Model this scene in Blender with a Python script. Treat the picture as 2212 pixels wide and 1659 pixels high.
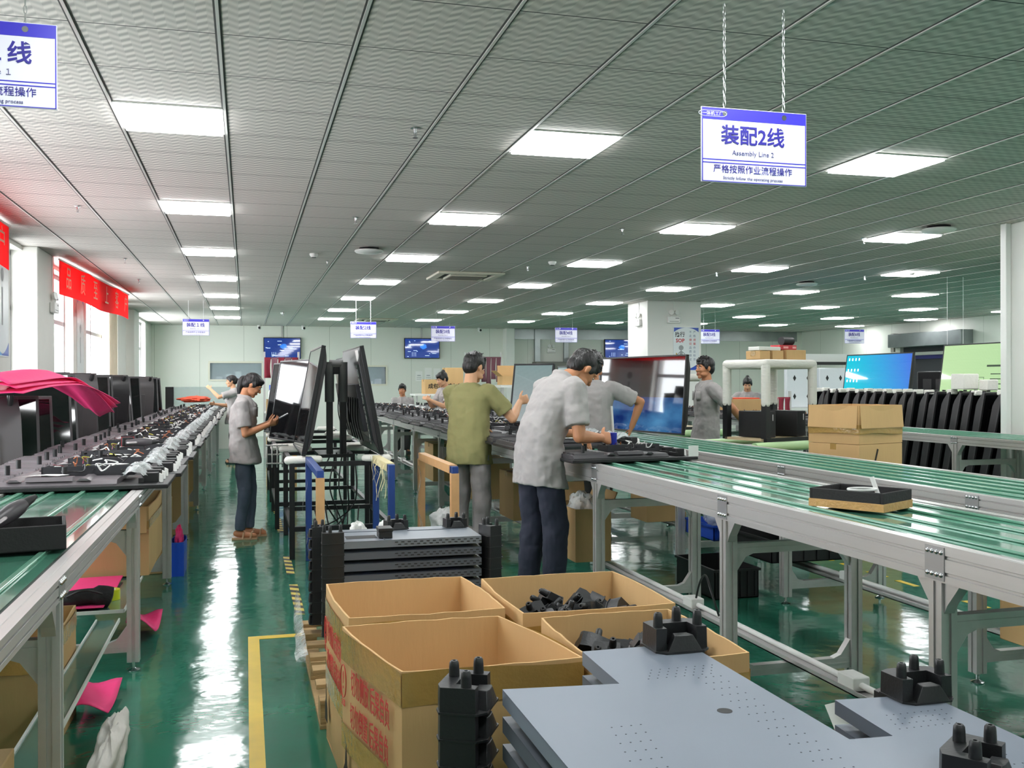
import bpy, bmesh, math, random
from mathutils import Vector as V, Matrix as M, Quaternion as Q, noise
PI = math.pi
R = math.radians
rnd = random.Random(7)
for o in list(bpy.data.objects):
    bpy.data.objects.remove(o)
SC = bpy.context.scene
COL = SC.collection

# ------------------------------------------------------------------ camera, sky, exposure
FPX, YAW, PITCH, ROLL, HC = 2110.0, .266119, -.0026, -.0027, 1.48
_f = V((math.sin(YAW), math.cos(YAW), 0)); _r = V((math.cos(YAW), -math.sin(YAW), 0)); _u = V((0, 0, 1))
F2 = _f * math.cos(PITCH) + _u * math.sin(PITCH); U2 = _u * math.cos(PITCH) - _f * math.sin(PITCH)
R3 = _r * math.cos(ROLL) + U2 * math.sin(ROLL); U3 = U2 * math.cos(ROLL) - _r * math.sin(ROLL)
CAM = V((0, 0, HC))
cd = bpy.data.cameras.new('camera'); cam = bpy.data.objects.new('camera', cd); COL.objects.link(cam)
cd.sensor_fit = 'HORIZONTAL'; cd.sensor_width = 36.0; cd.lens = 36.0 * FPX / 2212.0
cd.clip_start = .05; cd.clip_end = 200
cam.matrix_world = M(((R3.x, U3.x, -F2.x, 0), (R3.y, U3.y, -F2.y, 0), (R3.z, U3.z, -F2.z, HC), (0, 0, 0, 1)))
SC.camera = cam
w = bpy.data.worlds.new('sky'); SC.world = w; w.use_nodes = True
bg = w.node_tree.nodes['Background']; bg.inputs[0].default_value = (.93, .97, 1, 1); bg.inputs[1].default_value = 9.0
SC.view_settings.view_transform = 'Standard'; SC.view_settings.look = 'None'
SC.view_settings.gamma = 1; SC.view_settings.use_curve_mapping = False
SC.view_settings.exposure = 0.3
PANEL = 21.0          # radiance of the ceiling light panels
try:
    SC.cycles.max_bounces = 10; SC.cycles.diffuse_bounces = 7; SC.cycles.glossy_bounces = 4
    SC.cycles.transmission_bounces = 5; SC.cycles.transparent_max_bounces = 8
    SC.cycles.caustics_reflective = False; SC.cycles.caustics_refractive = False
    SC.cycles.sample_clamp_indirect = 6
except Exception:
    pass

def ray(px, py):
    return F2 + R3 * ((px - 1106) / FPX) + U3 * ((829.5 - py) / FPX)
def gz(px, py, z=0.0):            # where the sight line of a photo point meets a height
    d = ray(px, py); return CAM + d * ((z - HC) / d.z)
def gy(px, py, y):
    d = ray(px, py); return CAM + d * (y / d.y)
def gx(px, py, x):
    d = ray(px, py); return CAM + d * (x / d.x)

# ------------------------------------------------------------------ materials
def lin(c):
    return tuple(((v / 255) / 12.92 if v / 255 <= .04045 else ((v / 255 + .055) / 1.055) ** 2.4) for v in c[:3]) + (1,)
_m = {}
def mat(name, c=(128, 128, 128), rough=.5, metal=0, spec=.5, var=0, vs=8, bump=0, bs=40, coat=0, em=0, emc=None, trans=0, alpha=1, stretch=None, ior=None, sub=0):
    if name in _m: return _m[name]
    m = bpy.data.materials.new(name); _m[name] = m; m.use_nodes = True
    nt = m.node_tree; b = nt.nodes['Principled BSDF']; I = b.inputs
    I['Base Color'].default_value = lin(c); I['Roughness'].default_value = rough; I['Metallic'].default_value = metal
    I['Specular IOR Level'].default_value = spec
    if coat: I['Coat Weight'].default_value = coat; I['Coat Roughness'].default_value = .06
    if trans: I['Transmission Weight'].default_value = trans
    if ior: I['IOR'].default_value = ior
    if alpha < 1: I['Alpha'].default_value = alpha
    if em: I['Emission Color'].default_value = lin(emc or c); I['Emission Strength'].default_value = em
    if var or bump:
        tc = nt.nodes.new('ShaderNodeTexCoord'); src = tc.outputs['Object']
        if stretch:
            mp = nt.nodes.new('ShaderNodeMapping'); mp.inputs['Scale'].default_value = stretch
            nt.links.new(src, mp.inputs[0]); src = mp.outputs[0]
        if var:
            n = nt.nodes.new('ShaderNodeTexNoise'); n.inputs['Scale'].default_value = vs; n.inputs['Detail'].default_value = 4
            nt.links.new(src, n.inputs[0])
            mx = nt.nodes.new('ShaderNodeMix'); mx.data_type = 'RGBA'
            a = lin([max(0, v * (1 - var)) for v in c]); d = lin([min(255, v * (1 + var)) for v in c])
            mx.inputs[6].default_value = a; mx.inputs[7].default_value = d
            nt.links.new(n.outputs[0], mx.inputs[0]); nt.links.new(mx.outputs[2], I['Base Color'])
        if bump:
            n2 = nt.nodes.new('ShaderNodeTexNoise'); n2.inputs['Scale'].default_value = bs; n2.inputs['Detail'].default_value = 3
            nt.links.new(src, n2.inputs[0])
            bp = nt.nodes.new('ShaderNodeBump'); bp.inputs['Strength'].default_value = bump; bp.inputs['Distance'].default_value = .02
            nt.links.new(n2.outputs[0], bp.inputs['Height']); nt.links.new(bp.outputs[0], I['Normal'])
    return m
def nodes(m):
    nt = m.node_tree
    def N(t, **k):
        n = nt.nodes.new(t)
        for a, v in k.items(): setattr(n, a, v)
        return n
    def MA(op, a, b=None):
        n = N('ShaderNodeMath', operation=op)
        for i, v in enumerate((a, b)):
            if v is None: continue
            if isinstance(v, (int, float)): n.inputs[i].default_value = v
            else: nt.links.new(v, n.inputs[i])
        return n.outputs[0]
    return nt, N, MA, nt.nodes['Principled BSDF']

# ------------------------------------------------------------------ mesh builder
class MB:
    def __init__(s): s.b = bmesh.new(); s.mi = 0
    def face(s, vs):
        try:
            f = s.b.faces.new(vs); f.material_index = s.mi; return f
        except ValueError: return None
    def poly(s, pts): return s.face([s.b.verts.new(p) for p in pts])
    def box(s, x0, x1, y0, y1, z0, z1, T=None):
        p = [V((x, y, z)) for z in (z0, z1) for y in (y0, y1) for x in (x0, x1)]
        if T is not None: p = [T @ q for q in p]
        v = [s.b.verts.new(q) for q in p]
        for f in ((0, 2, 3, 1), (4, 5, 7, 6), (0, 1, 5, 4), (2, 6, 7, 3), (0, 4, 6, 2), (1, 3, 7, 5)): s.face([v[i] for i in f])
        return s
    def bar(s, a, b, wd, ht, up=V((0, 0, 1))):        # square bar from a to b
        a, b = V(a), V(b); d = (b - a); L = d.length; d.normalize()
        x = d.cross(up)
        if x.length < 1e-4: x = d.cross(V((0, 1, 0)))
        x.normalize(); z = x.cross(d)
        T = M(((x.x, d.x, z.x, a.x), (x.y, d.y, z.y, a.y), (x.z, d.z, z.z, a.z), (0, 0, 0, 1)))
        return s.box(-wd / 2, wd / 2, 0, L, -ht / 2, ht / 2, T)
    def loft(s, rings, cap=True, closed=True):
        vr = [[s.b.verts.new(p) for p in r] for r in rings]
        n = len(vr[0])
        for a, b in zip(vr, vr[1:]):
            for i in range(n if closed else n - 1):
                j = (i + 1) % n; s.face((a[i], a[j], b[j], b[i]))
        if cap and closed: s.face(vr[0][::-1]); s.face(vr[-1])
        return s
    def tube(s, pts, r, n=8, cap=True):
        pts = [V(p) for p in pts]; rs = r if isinstance(r, (list, tuple)) else [r] * len(pts)
        rings = []; ux = None
        for i, p in enumerate(pts):
            t = (pts[min(i + 1, len(pts) - 1)] - pts[max(i - 1, 0)]).normalized()
            if ux is None:
                ux = t.cross(V((0, 0, 1)));
                if ux.length < 1e-3: ux = t.cross(V((0, 1, 0)))
            ux = (ux - t * ux.dot(t)).normalized(); uy = t.cross(ux)
            rings.append([p + (ux * math.cos(2 * PI * k / n) + uy * math.sin(2 * PI * k / n)) * rs[i] for k in range(n)])
        return s.loft(rings, cap)
    def cyl(s, a, b, r, r2=None, n=14): return s.tube([a, b], [r, r if r2 is None else r2], n)
    def caps(s, a, b, ra, rb=None, n=12):             # rounded capsule
        a, b = V(a), V(b); rb = ra if rb is None else rb; d = (b - a).normalized() if (b - a).length > 1e-6 else V((0, 0, 1))
        P, Rr = [], []
        for k in (0.05, .3, .6, .85): P.append(a - d * ra * math.cos(k * PI / 2)); Rr.append(ra * math.sin(k * PI / 2))
        P += [a, b]; Rr += [ra, rb]
        for k in (.85, .6, .3, .05): P.append(b + d * rb * math.cos(k * PI / 2)); Rr.append(rb * math.sin(k * PI / 2))
        return s.tube(P, Rr, n)
    def ell(s, c, rx, ry, rz, T=None, n=14, m=9):
        rings = []
        for i in range(m + 1):
            a = PI * (i + .02) / (m + .04) - PI / 2
            rings.append([V((rx * math.cos(a) * math.cos(2 * PI * k / n), ry * math.cos(a) * math.sin(2 * PI * k / n), rz * math.sin(a))) for k in range(n)])
        c = V(c)
        rings = [[(c + p) if T is None else T @ (c + p) for p in r] for r in rings]
        return s.loft(rings)
    def prism(s, poly, h, T=None):                    # polygon in xy, extruded along z by h
        T = T or M()
        a = [s.b.verts.new(T @ V((p[0], p[1], 0))) for p in poly]; b = [s.b.verts.new(T @ V((p[0], p[1], h))) for p in poly]
        n = len(a)
        for i in range(n): s.face((a[i], a[(i + 1) % n], b[(i + 1) % n], b[i]))
        s.face(a[::-1]); s.face(b); return s
    def lathe(s, prof, c, n=20):                      # (r, z) profile around z at c
        c = V(c)
        return s.loft([[c + V((r * math.cos(2 * PI * k / n), r * math.sin(2 * PI * k / n), z)) for k in range(n)] for r, z in prof])
    def grid(s, fn, nu, nv):
        vs = [[s.b.verts.new(fn(i / nu, j / nv)) for j in range(nv + 1)] for i in range(nu + 1)]
        for i in range(nu):
            for j in range(nv): s.face((vs[i][j], vs[i + 1][j], vs[i + 1][j + 1], vs[i][j + 1]))
        return s
    def mesh(s, name, mats, smooth=0):
        bmesh.ops.recalc_face_normals(s.b, faces=s.b.faces[:])
        me = bpy.data.meshes.new(name); s.b.to_mesh(me); s.b.free()
        for m in (mats if isinstance(mats, (list, tuple)) else [mats]): me.materials.append(m)
        if smooth:
            me.shade_smooth()
            if smooth < 180: me.set_sharp_from_angle(angle=R(smooth))
        return me
    def build(s, name, mats, parent=None, bevel=0, smooth=0, solid=0):
        me = s.mesh(name, mats, smooth or (35 if bevel else 0))
        o = bpy.data.objects.new(name, me); COL.objects.link(o); o.parent = parent
        if solid:
            md = o.modifiers.new('solid', 'SOLIDIFY'); md.thickness = solid
        if bevel:
            md = o.modifiers.new('bevel', 'BEVEL'); md.width = bevel; md.segments = 2; md.limit_method = 'ANGLE'; md.angle_limit = R(40)
        return o
def bent(pts, n=8):                                   # smooth curve through points
    pts = [V(p) for p in pts]; out = []
    for i in range(len(pts) - 1):
        p0, p1, p2, p3 = pts[max(i - 1, 0)], pts[i], pts[i + 1], pts[min(i + 2, len(pts) - 1)]
        for k in range(n):
            t = k / n
            out.append(.5 * ((2 * p1) + (p2 - p0) * t + (2 * p0 - 5 * p1 + 4 * p2 - p3) * t * t + (3 * p1 - p0 - 3 * p2 + p3) * t ** 3))
    out.append(pts[-1]); return out
def tag(o, label=None, cat=None, group=None, kind=None):
    for k, v in (('label', label), ('category', cat), ('group', group), ('kind', kind)):
        if v: o[k] = v
    return o
def thing(name, label, cat, loc=(0, 0, 0), rz=0, group=None):
    o = bpy.data.objects.new(name, None); COL.objects.link(o); o.location = loc; o.rotation_euler = (0, 0, rz)
    o.empty_display_size = .05
    return tag(o, label, cat, group)
KIDS = {}
def kids(o): return [c for c in bpy.data.objects if c.parent == o]
def tree(o): return (o, [tree(c) for c in kids(o)])
def dup(src, loc=None, rot=None, label=None, group=None, skip=(), scale=None):
    def cp(t, par):
        c = t[0].copy(); COL.objects.link(c); c.parent = par
        for k in t[1]:
            if par is None and k[0].name.split('.')[0] in skip: continue
            cp(k, c)
        return c
    key = src.name
    if key not in KIDS: KIDS[key] = tree(src)
    c = cp(KIDS[key], None)
    if loc is not None: c.location = loc
    if rot is not None: c.rotation_euler = rot if isinstance(rot, (tuple, list)) else (0, 0, rot)
    if label: c['label'] = label
    if group: c['group'] = group
    if scale: c.scale = scale
    return c
def struct(o): o['kind'] = 'structure'; return o
_tx = {}
def text(s, size, m, parent=None, loc=(0, 0, 0), rot=(PI / 2, 0, 0), name='lettering', align='CENTER', th=.001, sx=1, bold=0):
    k = (s, size, align, th, sx, m.name, bold)
    if k not in _tx:
        c = bpy.data.curves.new('lettering', 'FONT'); c.body = s; c.size = size; c.align_x = align; c.align_y = 'CENTER'; c.extrude = th / 2
        c.resolution_u = 2; c.offset = bold
        o = bpy.data.objects.new('tmp', c); COL.objects.link(o)
        me = bpy.data.meshes.new_from_object(o.evaluated_get(bpy.context.evaluated_depsgraph_get()))
        bpy.data.objects.remove(o)
        if sx != 1: me.transform(M.Diagonal((sx, 1, 1, 1)))
        me.name = 'lettering'; me.materials.clear(); me.materials.append(m); _tx[k] = me
    o = bpy.data.objects.new(name, _tx[k]); COL.objects.link(o); o.parent = parent; o.location = loc; o.rotation_euler = rot
    return o
ORD = 'first second third fourth fifth sixth seventh eighth ninth tenth eleventh twelfth thirteenth fourteenth fifteenth sixteenth seventeenth eighteenth nineteenth twentieth'.split()
ORD += ['twenty-' + k for k in ORD[:9]]

# palette
ALU = mat('brushed_aluminium', (196, 194, 192), .38, .55, var=.03, vs=30, stretch=(1, .05, 1))
STEEL = mat('bright_steel', (200, 202, 205), .2, 1)
WHITE = mat('white_paint', (232, 232, 228), .45)
WPLAST = mat('white_plastic', (235, 235, 232), .35)
BLACK = mat('black_plastic', (26, 26, 28), .5, var=.15, vs=30)
BLKMET = mat('black_painted_steel', (24, 25, 27), .38)
DKGREY = mat('charcoal_shell_plastic', (62, 60, 63), .42, bump=.05, bs=300)
PLATEM = mat('blue_grey_coated_sheet', (124, 133, 146), .42, metal=.15, var=.03, vs=3, bump=.03, bs=700)
FOAM = mat('white_foam', (238, 236, 228), .8, bump=.25, bs=25)
KRAFT = mat('kraft_cardboard', (206, 168, 116), .8, var=.06, vs=5, bump=.06, bs=60, stretch=(1, 1, .2))
KRAFT2 = mat('olive_kraft_cardboard', (178, 148, 100), .8, var=.06, vs=5, bump=.06, bs=60, stretch=(1, 1, .2))
TAPE = mat('clear_parcel_tape', (176, 140, 78), .12, spec=.8, var=.12, vs=6, bump=.25, bs=30)
GLASS_SCR = mat('dark_screen_glass', (14, 15, 17), .04, spec=.7)
PINK = mat('pink_foam_sheet', (240, 62, 128), .6, bump=.1, bs=30)
BELT = mat('green_belt', (74, 132, 110), .1, spec=.6, coat=.6, var=.06, vs=3, bump=.02, bs=5)
STRIP = mat('green_wear_strip', (108, 158, 136), .16, spec=.5, coat=.3)
DGREEN = mat('dark_green_strip', (30, 92, 62), .2, coat=.2)
CLEAR = mat('clear_plastic_film', (225, 232, 232), .12, spec=.8, alpha=.42, bump=.8, bs=22)
PAPER = mat('white_paper', (240, 240, 236), .7)
YEL = mat('yellow_tape', (214, 182, 52), .45, var=.06, vs=10)
DISP = (KRAFT, KRAFT2)
WOOD = mat('rough_pallet_wood', (170, 142, 100), .8, var=.2, vs=6, stretch=(1, 8, 8), bump=.3, bs=30)
BLUEP = mat('blue_painted_steel', (38, 66, 130), .4)
BLUEPL = mat('blue_plastic', (28, 76, 190), .4)
RED = mat('red_cloth', (206, 40, 44), .8)
# ------------------------------------------------------------------ room shell
X0, X1, Y0, Y1, HT = -2.42, 17.1, -6.0, 27.6, 3.02
FLOORM = mat('green_epoxy_floor', (20, 104, 76), .1, spec=.85)
nt, N, MA, B = nodes(FLOORM)
tc = N('ShaderNodeTexCoord'); mp = N('ShaderNodeMapping'); mp.inputs['Scale'].default_value = (1, 1, 1)
nt.links.new(tc.outputs['Object'], mp.inputs[0])
n1 = N('ShaderNodeTexNoise'); n1.inputs['Scale'].default_value = 2.2; n1.inputs['Detail'].default_value = 2
n2 = N('ShaderNodeTexNoise'); n2.inputs['Scale'].default_value = 9; n2.inputs['Detail'].default_value = 2
n3 = N('ShaderNodeTexNoise'); n3.inputs['Scale'].default_value = 1.1; n3.inputs['Detail'].default_value = 6
for n in (n1, n2, n3): nt.links.new(mp.outputs[0], n.inputs[0])
hh = MA('ADD', n1.outputs[0], MA('MULTIPLY', n2.outputs[0], .22))
bp = N('ShaderNodeBump'); bp.inputs['Strength'].default_value = .13; bp.inputs['Distance'].default_value = .06
nt.links.new(hh, bp.inputs['Height']); nt.links.new(bp.outputs[0], B.inputs['Normal'])
mx = N('ShaderNodeMix', data_type='RGBA'); mx.inputs[6].default_value = lin((32, 98, 78)); mx.inputs[7].default_value = lin((54, 126, 104))
nt.links.new(n3.outputs[0], mx.inputs[0]); nt.links.new(mx.outputs[2], B.inputs['Base Color'])
rr = N('ShaderNodeMapRange'); rr.inputs[3].default_value = .06; rr.inputs[4].default_value = .17
nt.links.new(n3.outputs[0], rr.inputs[0]); nt.links.new(rr.outputs[0], B.inputs['Roughness'])
b = MB(); b.box(X0 - .4, X1 + .3, Y0 - .2, Y1 + .3, -.15, 0); struct(b.build('floor', FLOORM))

CEILM = mat('patterned_ceiling_tile', (150, 150, 148), .75)
nt, N, MA, B = nodes(CEILM)
tc = N('ShaderNodeTexCoord'); sp = N('ShaderNodeSeparateXYZ'); nt.links.new(tc.outputs['Object'], sp.inputs[0])
U = MA('ADD', MA('DIVIDE', sp.outputs[0], .6), 1.183); Vv = MA('SUBTRACT', MA('DIVIDE', sp.outputs[1], .6), 9.517)
tri = MA('PINGPONG', MA('MULTIPLY', U, 14), 1.0)
ph = MA('ADD', MA('MULTIPLY', Vv, 8), MA('MULTIPLY', tri, .5))
s1 = MA('SINE', MA('MULTIPLY', ph, 2 * PI))
s2 = MA('GREATER_THAN', MA('SINE', MA('MULTIPLY', U, PI * 14)), 0)
st = MA('MULTIPLY', s1, MA('ADD', .32, MA('MULTIPLY', s2, .5)))
fr = MA('FRACT', MA('ADD', Vv, 40)); seam = MA('LESS_THAN', MA('MINIMUM', fr, MA('SUBTRACT', 1, fr)), .007)
mr = N('ShaderNodeMapRange'); mr.inputs[1].default_value = -.7; mr.inputs[2].default_value = .7; nt.links.new(st, mr.inputs[0])
mx = N('ShaderNodeMix', data_type='RGBA'); mx.inputs[6].default_value = lin((168, 164, 159)); mx.inputs[7].default_value = lin((220, 214, 207))
nt.links.new(mr.outputs[0], mx.inputs[0])
mx2 = N('ShaderNodeMix', data_type='RGBA'); mx2.inputs[7].default_value = lin((52, 56, 55))
nt.links.new(seam, mx2.inputs[0]); nt.links.new(mx.outputs[2], mx2.inputs[6]); nt.links.new(mx2.outputs[2], B.inputs['Base Color'])
b = MB(); b.box(X0 - .4, X1 + .3, Y0 - .2, Y1 + .3, HT, HT + .1)
struct(b.build('ceiling', CEILM))
b = MB(); RUN = mat('ceiling_runner', (215, 214, 210), .35, .3); GRV = mat('runner_groove', (60, 62, 60), .6)
for t in range(-2, 31):
    x = (t - 1.183) * .6
    if x < X0 + .05: continue
    b.mi = 0; b.box(x - .007, x + .007, Y0, Y1, HT - .007, HT + .001)
    b.mi = 1; b.box(x - .016, x + .016, Y0, Y1, HT - .002, HT + .001)
struct(b.build('trim_1', [RUN, GRV]))

WALLM = mat('pale_green_sandwich_panel', (206, 212, 198), .4, spec=.35)
nt, N, MA, B = nodes(WALLM)
tc = N('ShaderNodeTexCoord'); sp = N('ShaderNodeSeparateXYZ'); nt.links.new(tc.outputs['Object'], sp.inputs[0])
uu = MA('FRACT', MA('DIVIDE', MA('ADD', MA('ADD', sp.outputs[0], sp.outputs[1]), 40.3), 1.15))
sm = MA('LESS_THAN', uu, .008)
mx = N('ShaderNodeMix', data_type='RGBA'); mx.inputs[6].default_value = lin((228, 230, 221)); mx.inputs[7].default_value = lin((176, 180, 168))
nt.links.new(sm, mx.inputs[0]); nt.links.new(mx.outputs[2], B.inputs['Base Color'])
PLASTER = mat('white_plaster', (222, 222, 216), .6, var=.02, vs=4)
# back wall with two window openings
b = MB()
W1 = (-.93, .42, 1.56, 2.0); W2 = (2.55, 3.82, 1.42, 1.9)
xs = [X0 - .2, W1[0], W1[1], W2[0], W2[1], X1 + .2]
for i in range(5):
    if i in (1, 3):
        w_ = W1 if i == 1 else W2
        b.box(xs[i], xs[i + 1], Y1, Y1 + .12, 0, w_[2]); b.box(xs[i], xs[i + 1], Y1, Y1 + .12, w_[3], HT)
    else: b.box(xs[i], xs[i + 1], Y1, Y1 + .12, 0, HT)
struct(b.build('wall_back', WALLM))
b = MB(); b.box(X1, X1 + .12, Y0, Y1, 0, HT); struct(b.build('wall_right', WALLM))
b = MB(); b.box(X0 - .2, X1 + .2, Y0 - .12, Y0, 0, HT); struct(b.build('wall_front', WALLM))
# the next room seen through the back windows
ROOM = mat('glowing_blue_room', (120, 132, 140), .7, em=.22, emc=(140, 152, 164))  # the room's lighting is put into its walls as a faint glow
b = MB()
for w_ in (W1, W2):
    a_, c_ = w_[0] - .5, w_[1] + .5
    b.box(a_, c_, Y1 + 1.2, Y1 + 1.25, .9, 2.9); b.box(a_, c_, Y1 + .13, Y1 + 1.2, 2.85, 2.9); b.box(a_, c_, Y1 + .13, Y1 + 1.2, .9, .95); b.box(a_ - .05, a_, Y1 + .13, Y1 + 1.25, .9, 2.9); b.box(c_, c_ + .05, Y1 + .13, Y1 + 1.25, .9, 2.9)
struct(b.build('wall_beyond', ROOM))
WIN_FR = mat('cream_window_frame', (225, 222, 205), .4)
GLASS = mat('window_glass', (215, 228, 232), .03, trans=.0, alpha=.25, spec=.7)
for k, w_ in enumerate((W1, W2)):
    b = MB(); x0, x1, z0, z1 = w_
    for q in ((x0 - .04, x1 + .04, z0 - .05, z0), (x0 - .04, x1 + .04, z1, z1 + .05), (x0 - .05, x0, z0, z1), (x1, x1 + .05, z0, z1)):
        b.box(q[0], q[1], Y1 - .025, Y1 + .13, q[2], q[3])
    fr = struct(b.build('window_%d' % (k + 1), WIN_FR))
    b = MB(); b.box(x0, x1, Y1 + .05, Y1 + .058, z0, z1); b.build('glass', GLASS, fr)
    b = MB()                                               # furniture glimpsed beyond the glass
    for i in range(5):
        xx = x0 + (x1 - x0) * (.1 + .19 * i); b.box(xx, xx + .16, Y1 + .8, Y1 + 1.1, z0 - .3, z0 + .08 + .07 * (i % 3))
    b.build('room_furniture', mat('glowing_room_items', (170, 180, 190), .6, em=.3, emc=(180, 190, 205)), fr)  # furniture glows by itself in place of room lighting

# left wall: pillars and tall windows.  glass plane just behind the wall face
def yl(px): return gx(px, 700, X0).y
PIL = [(yl(-40), yl(22)), (12.05, 13.02), (yl(158), yl(186)), (yl(254), 21.9), (21.95, 22.9), (yl(314), Y1)]
b = MB(); b.box(X0 - .3, X0, Y0, Y1, 0, .88); b.box(X0 - .3, X0, Y0, Y1, 2.97, HT)
b.box(X0 - .3, X0, Y0, 4.2, .88, 2.97); b.box(X0 - .3, X0, 6.9, 7.9, .88, 2.97)
for a, c in (PIL[0], PIL[2], PIL[3], PIL[5]): b.box(X0 - .3, X0, a, c, .88, 2.97)
struct(b.build('wall_left', PLASTER))
for k, (a, c) in enumerate((PIL[1], PIL[4])):
    b = MB(); b.box(X0 - .3, -2.26, a, c, 0, HT); struct(b.build('trim_%d' % (k + 2), PLASTER, bevel=.01))
BAYS = [(4.2, 6.9), (7.9, PIL[0][0]), (PIL[0][1], 12.05), (13.02, PIL[2][0]), (PIL[2][1], PIL[3][0]), (22.9, PIL[5][0])]
MUL = mat('grey_window_mullion', (176, 176, 178), .45)
for k, (a, c) in enumerate(BAYS):
    b = MB(); xx0, xx1 = X0 - .2, X0 - .12
    n = max(1, round((c - a) / 1.3))
    for i in range(n + 1):
        y = a + (c - a) * i / n; b.box(xx0, xx1, max(a, y - .035), min(c, y + .035), .88, 2.97)
    for z in (.9, 2.32, 2.94): b.box(xx0, xx1, a, c, z - .03, z + .03)
    fr = struct(b.build('window_%d' % (k + 3), MUL))
    b = MB(); b.box(X0 - .165, X0 - .16, a, c, .9, 2.95); b.build('glass', mat('daylit_glass', (250, 252, 255), .05, alpha=.08), fr)

# free-standing pillars
def pillar(name, x0, x1, y0, y1):
    b = MB(); b.box(x0, x1, y0, y1, 0, HT); return struct(b.build(name, mat('white_pillar_paint', (230, 230, 225), .5, var=.015, vs=3), bevel=.012))
p1 = pillar('trim_4', 7.40, 8.52, 17.3, 18.3)
p2 = pillar('trim_5', 7.26, 8.36, 6.95, 8.06)
p3 = pillar('trim_6', 7.25, 7.5, 27.2, 27.6)
b = MB(); b.box(7.50, 16.9, Y1 - .04, Y1 - .001, 2.72, HT - .001); b.box(8.2, 8.36, Y1 - .1, Y1 - .001, 0, HT); b.box(9.1, 9.24, Y1 - .1, Y1 - .001, 0, HT)
struct(b.build('trim_7', mat('galvanised_duct', (150, 156, 156), .3, .8, var=.1, vs=3)))

# floor markings
b = MB(); p = gz(540, 1380)
b.box(.008, .07, 1.5, 5.87, .0005, .002); b.box(.07, .34, 5.80, 5.87, .0005, .002)
struct(b.build('trim_8', YEL))
b = MB()
for i in range(14): b.box(4.62, 4.67, 3.2 + .35 * i, 3.42 + .35 * i, .0005, .002)
struct(b.build('trim_9', YEL))
HZ = mat('black_yellow_hazard_tape', (210, 190, 80), .45)
nt, N, MA, B = nodes(HZ); tc = N('ShaderNodeTexCoord'); sp = N('ShaderNodeSeparateXYZ'); nt.links.new(tc.outputs['Object'], sp.inputs[0])
sg = MA('GREATER_THAN', MA('FRACT', MA('DIVIDE', MA('ADD', sp.outputs[1], MA('MULTIPLY', sp.outputs[0], .8)), .16)), .5)
mx = N('ShaderNodeMix', data_type='RGBA'); mx.inputs[6].default_value = lin((216, 196, 92)); mx.inputs[7].default_value = lin((38, 36, 34))
nt.links.new(sg, mx.inputs[0]); nt.links.new(mx.outputs[2], B.inputs['Base Color'])
b = MB()
for a, c in ((6.35, 7.3), (7.7, 8.5), (9.9, 10.9), (11.3, 11.9)): b.box(.30, .36, a, c, .0005, .002)
struct(b.build('trim_10', HZ))

# ------------------------------------------------------------------ ceiling things
LITE = mat('lit_panel_diffuser', (255, 255, 255), .5, em=PANEL, emc=(252, 254, 255))
t = thing('ceiling_light', 'x', 'ceiling light'); 
b = MB()
for q in ((-.29, .29, -.29, -.277), (-.29, .29, .277, .29), (-.29, -.277, -.277, .277), (.277, .29, -.277, .277)): b.box(*q, -.008, .0)
b.build('frame', WHITE, t)
b = MB(); b.box(-.277, .277, -.277, .277, -.022, 0); b.build('diffuser', LITE, t)
first = True
for k in range(8):
    for r in range(-3, 7):
        x, y = 2.4 * k - .41, 3 * r + 6.01
        lb = 'square ceiling light panel, %s from the far wall in the %s row from the windows' % (ORD[6 - r], ORD[k])
        if first: t.location = (x, y, HT - .001); t['label'] = lb; t['group'] = 'ceiling light panels'; t['category'] = 'ceiling light'; first = False; LT = t
        else: dup(LT, (x, y, HT - .001), 0, lb, 'ceiling light panels')

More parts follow.
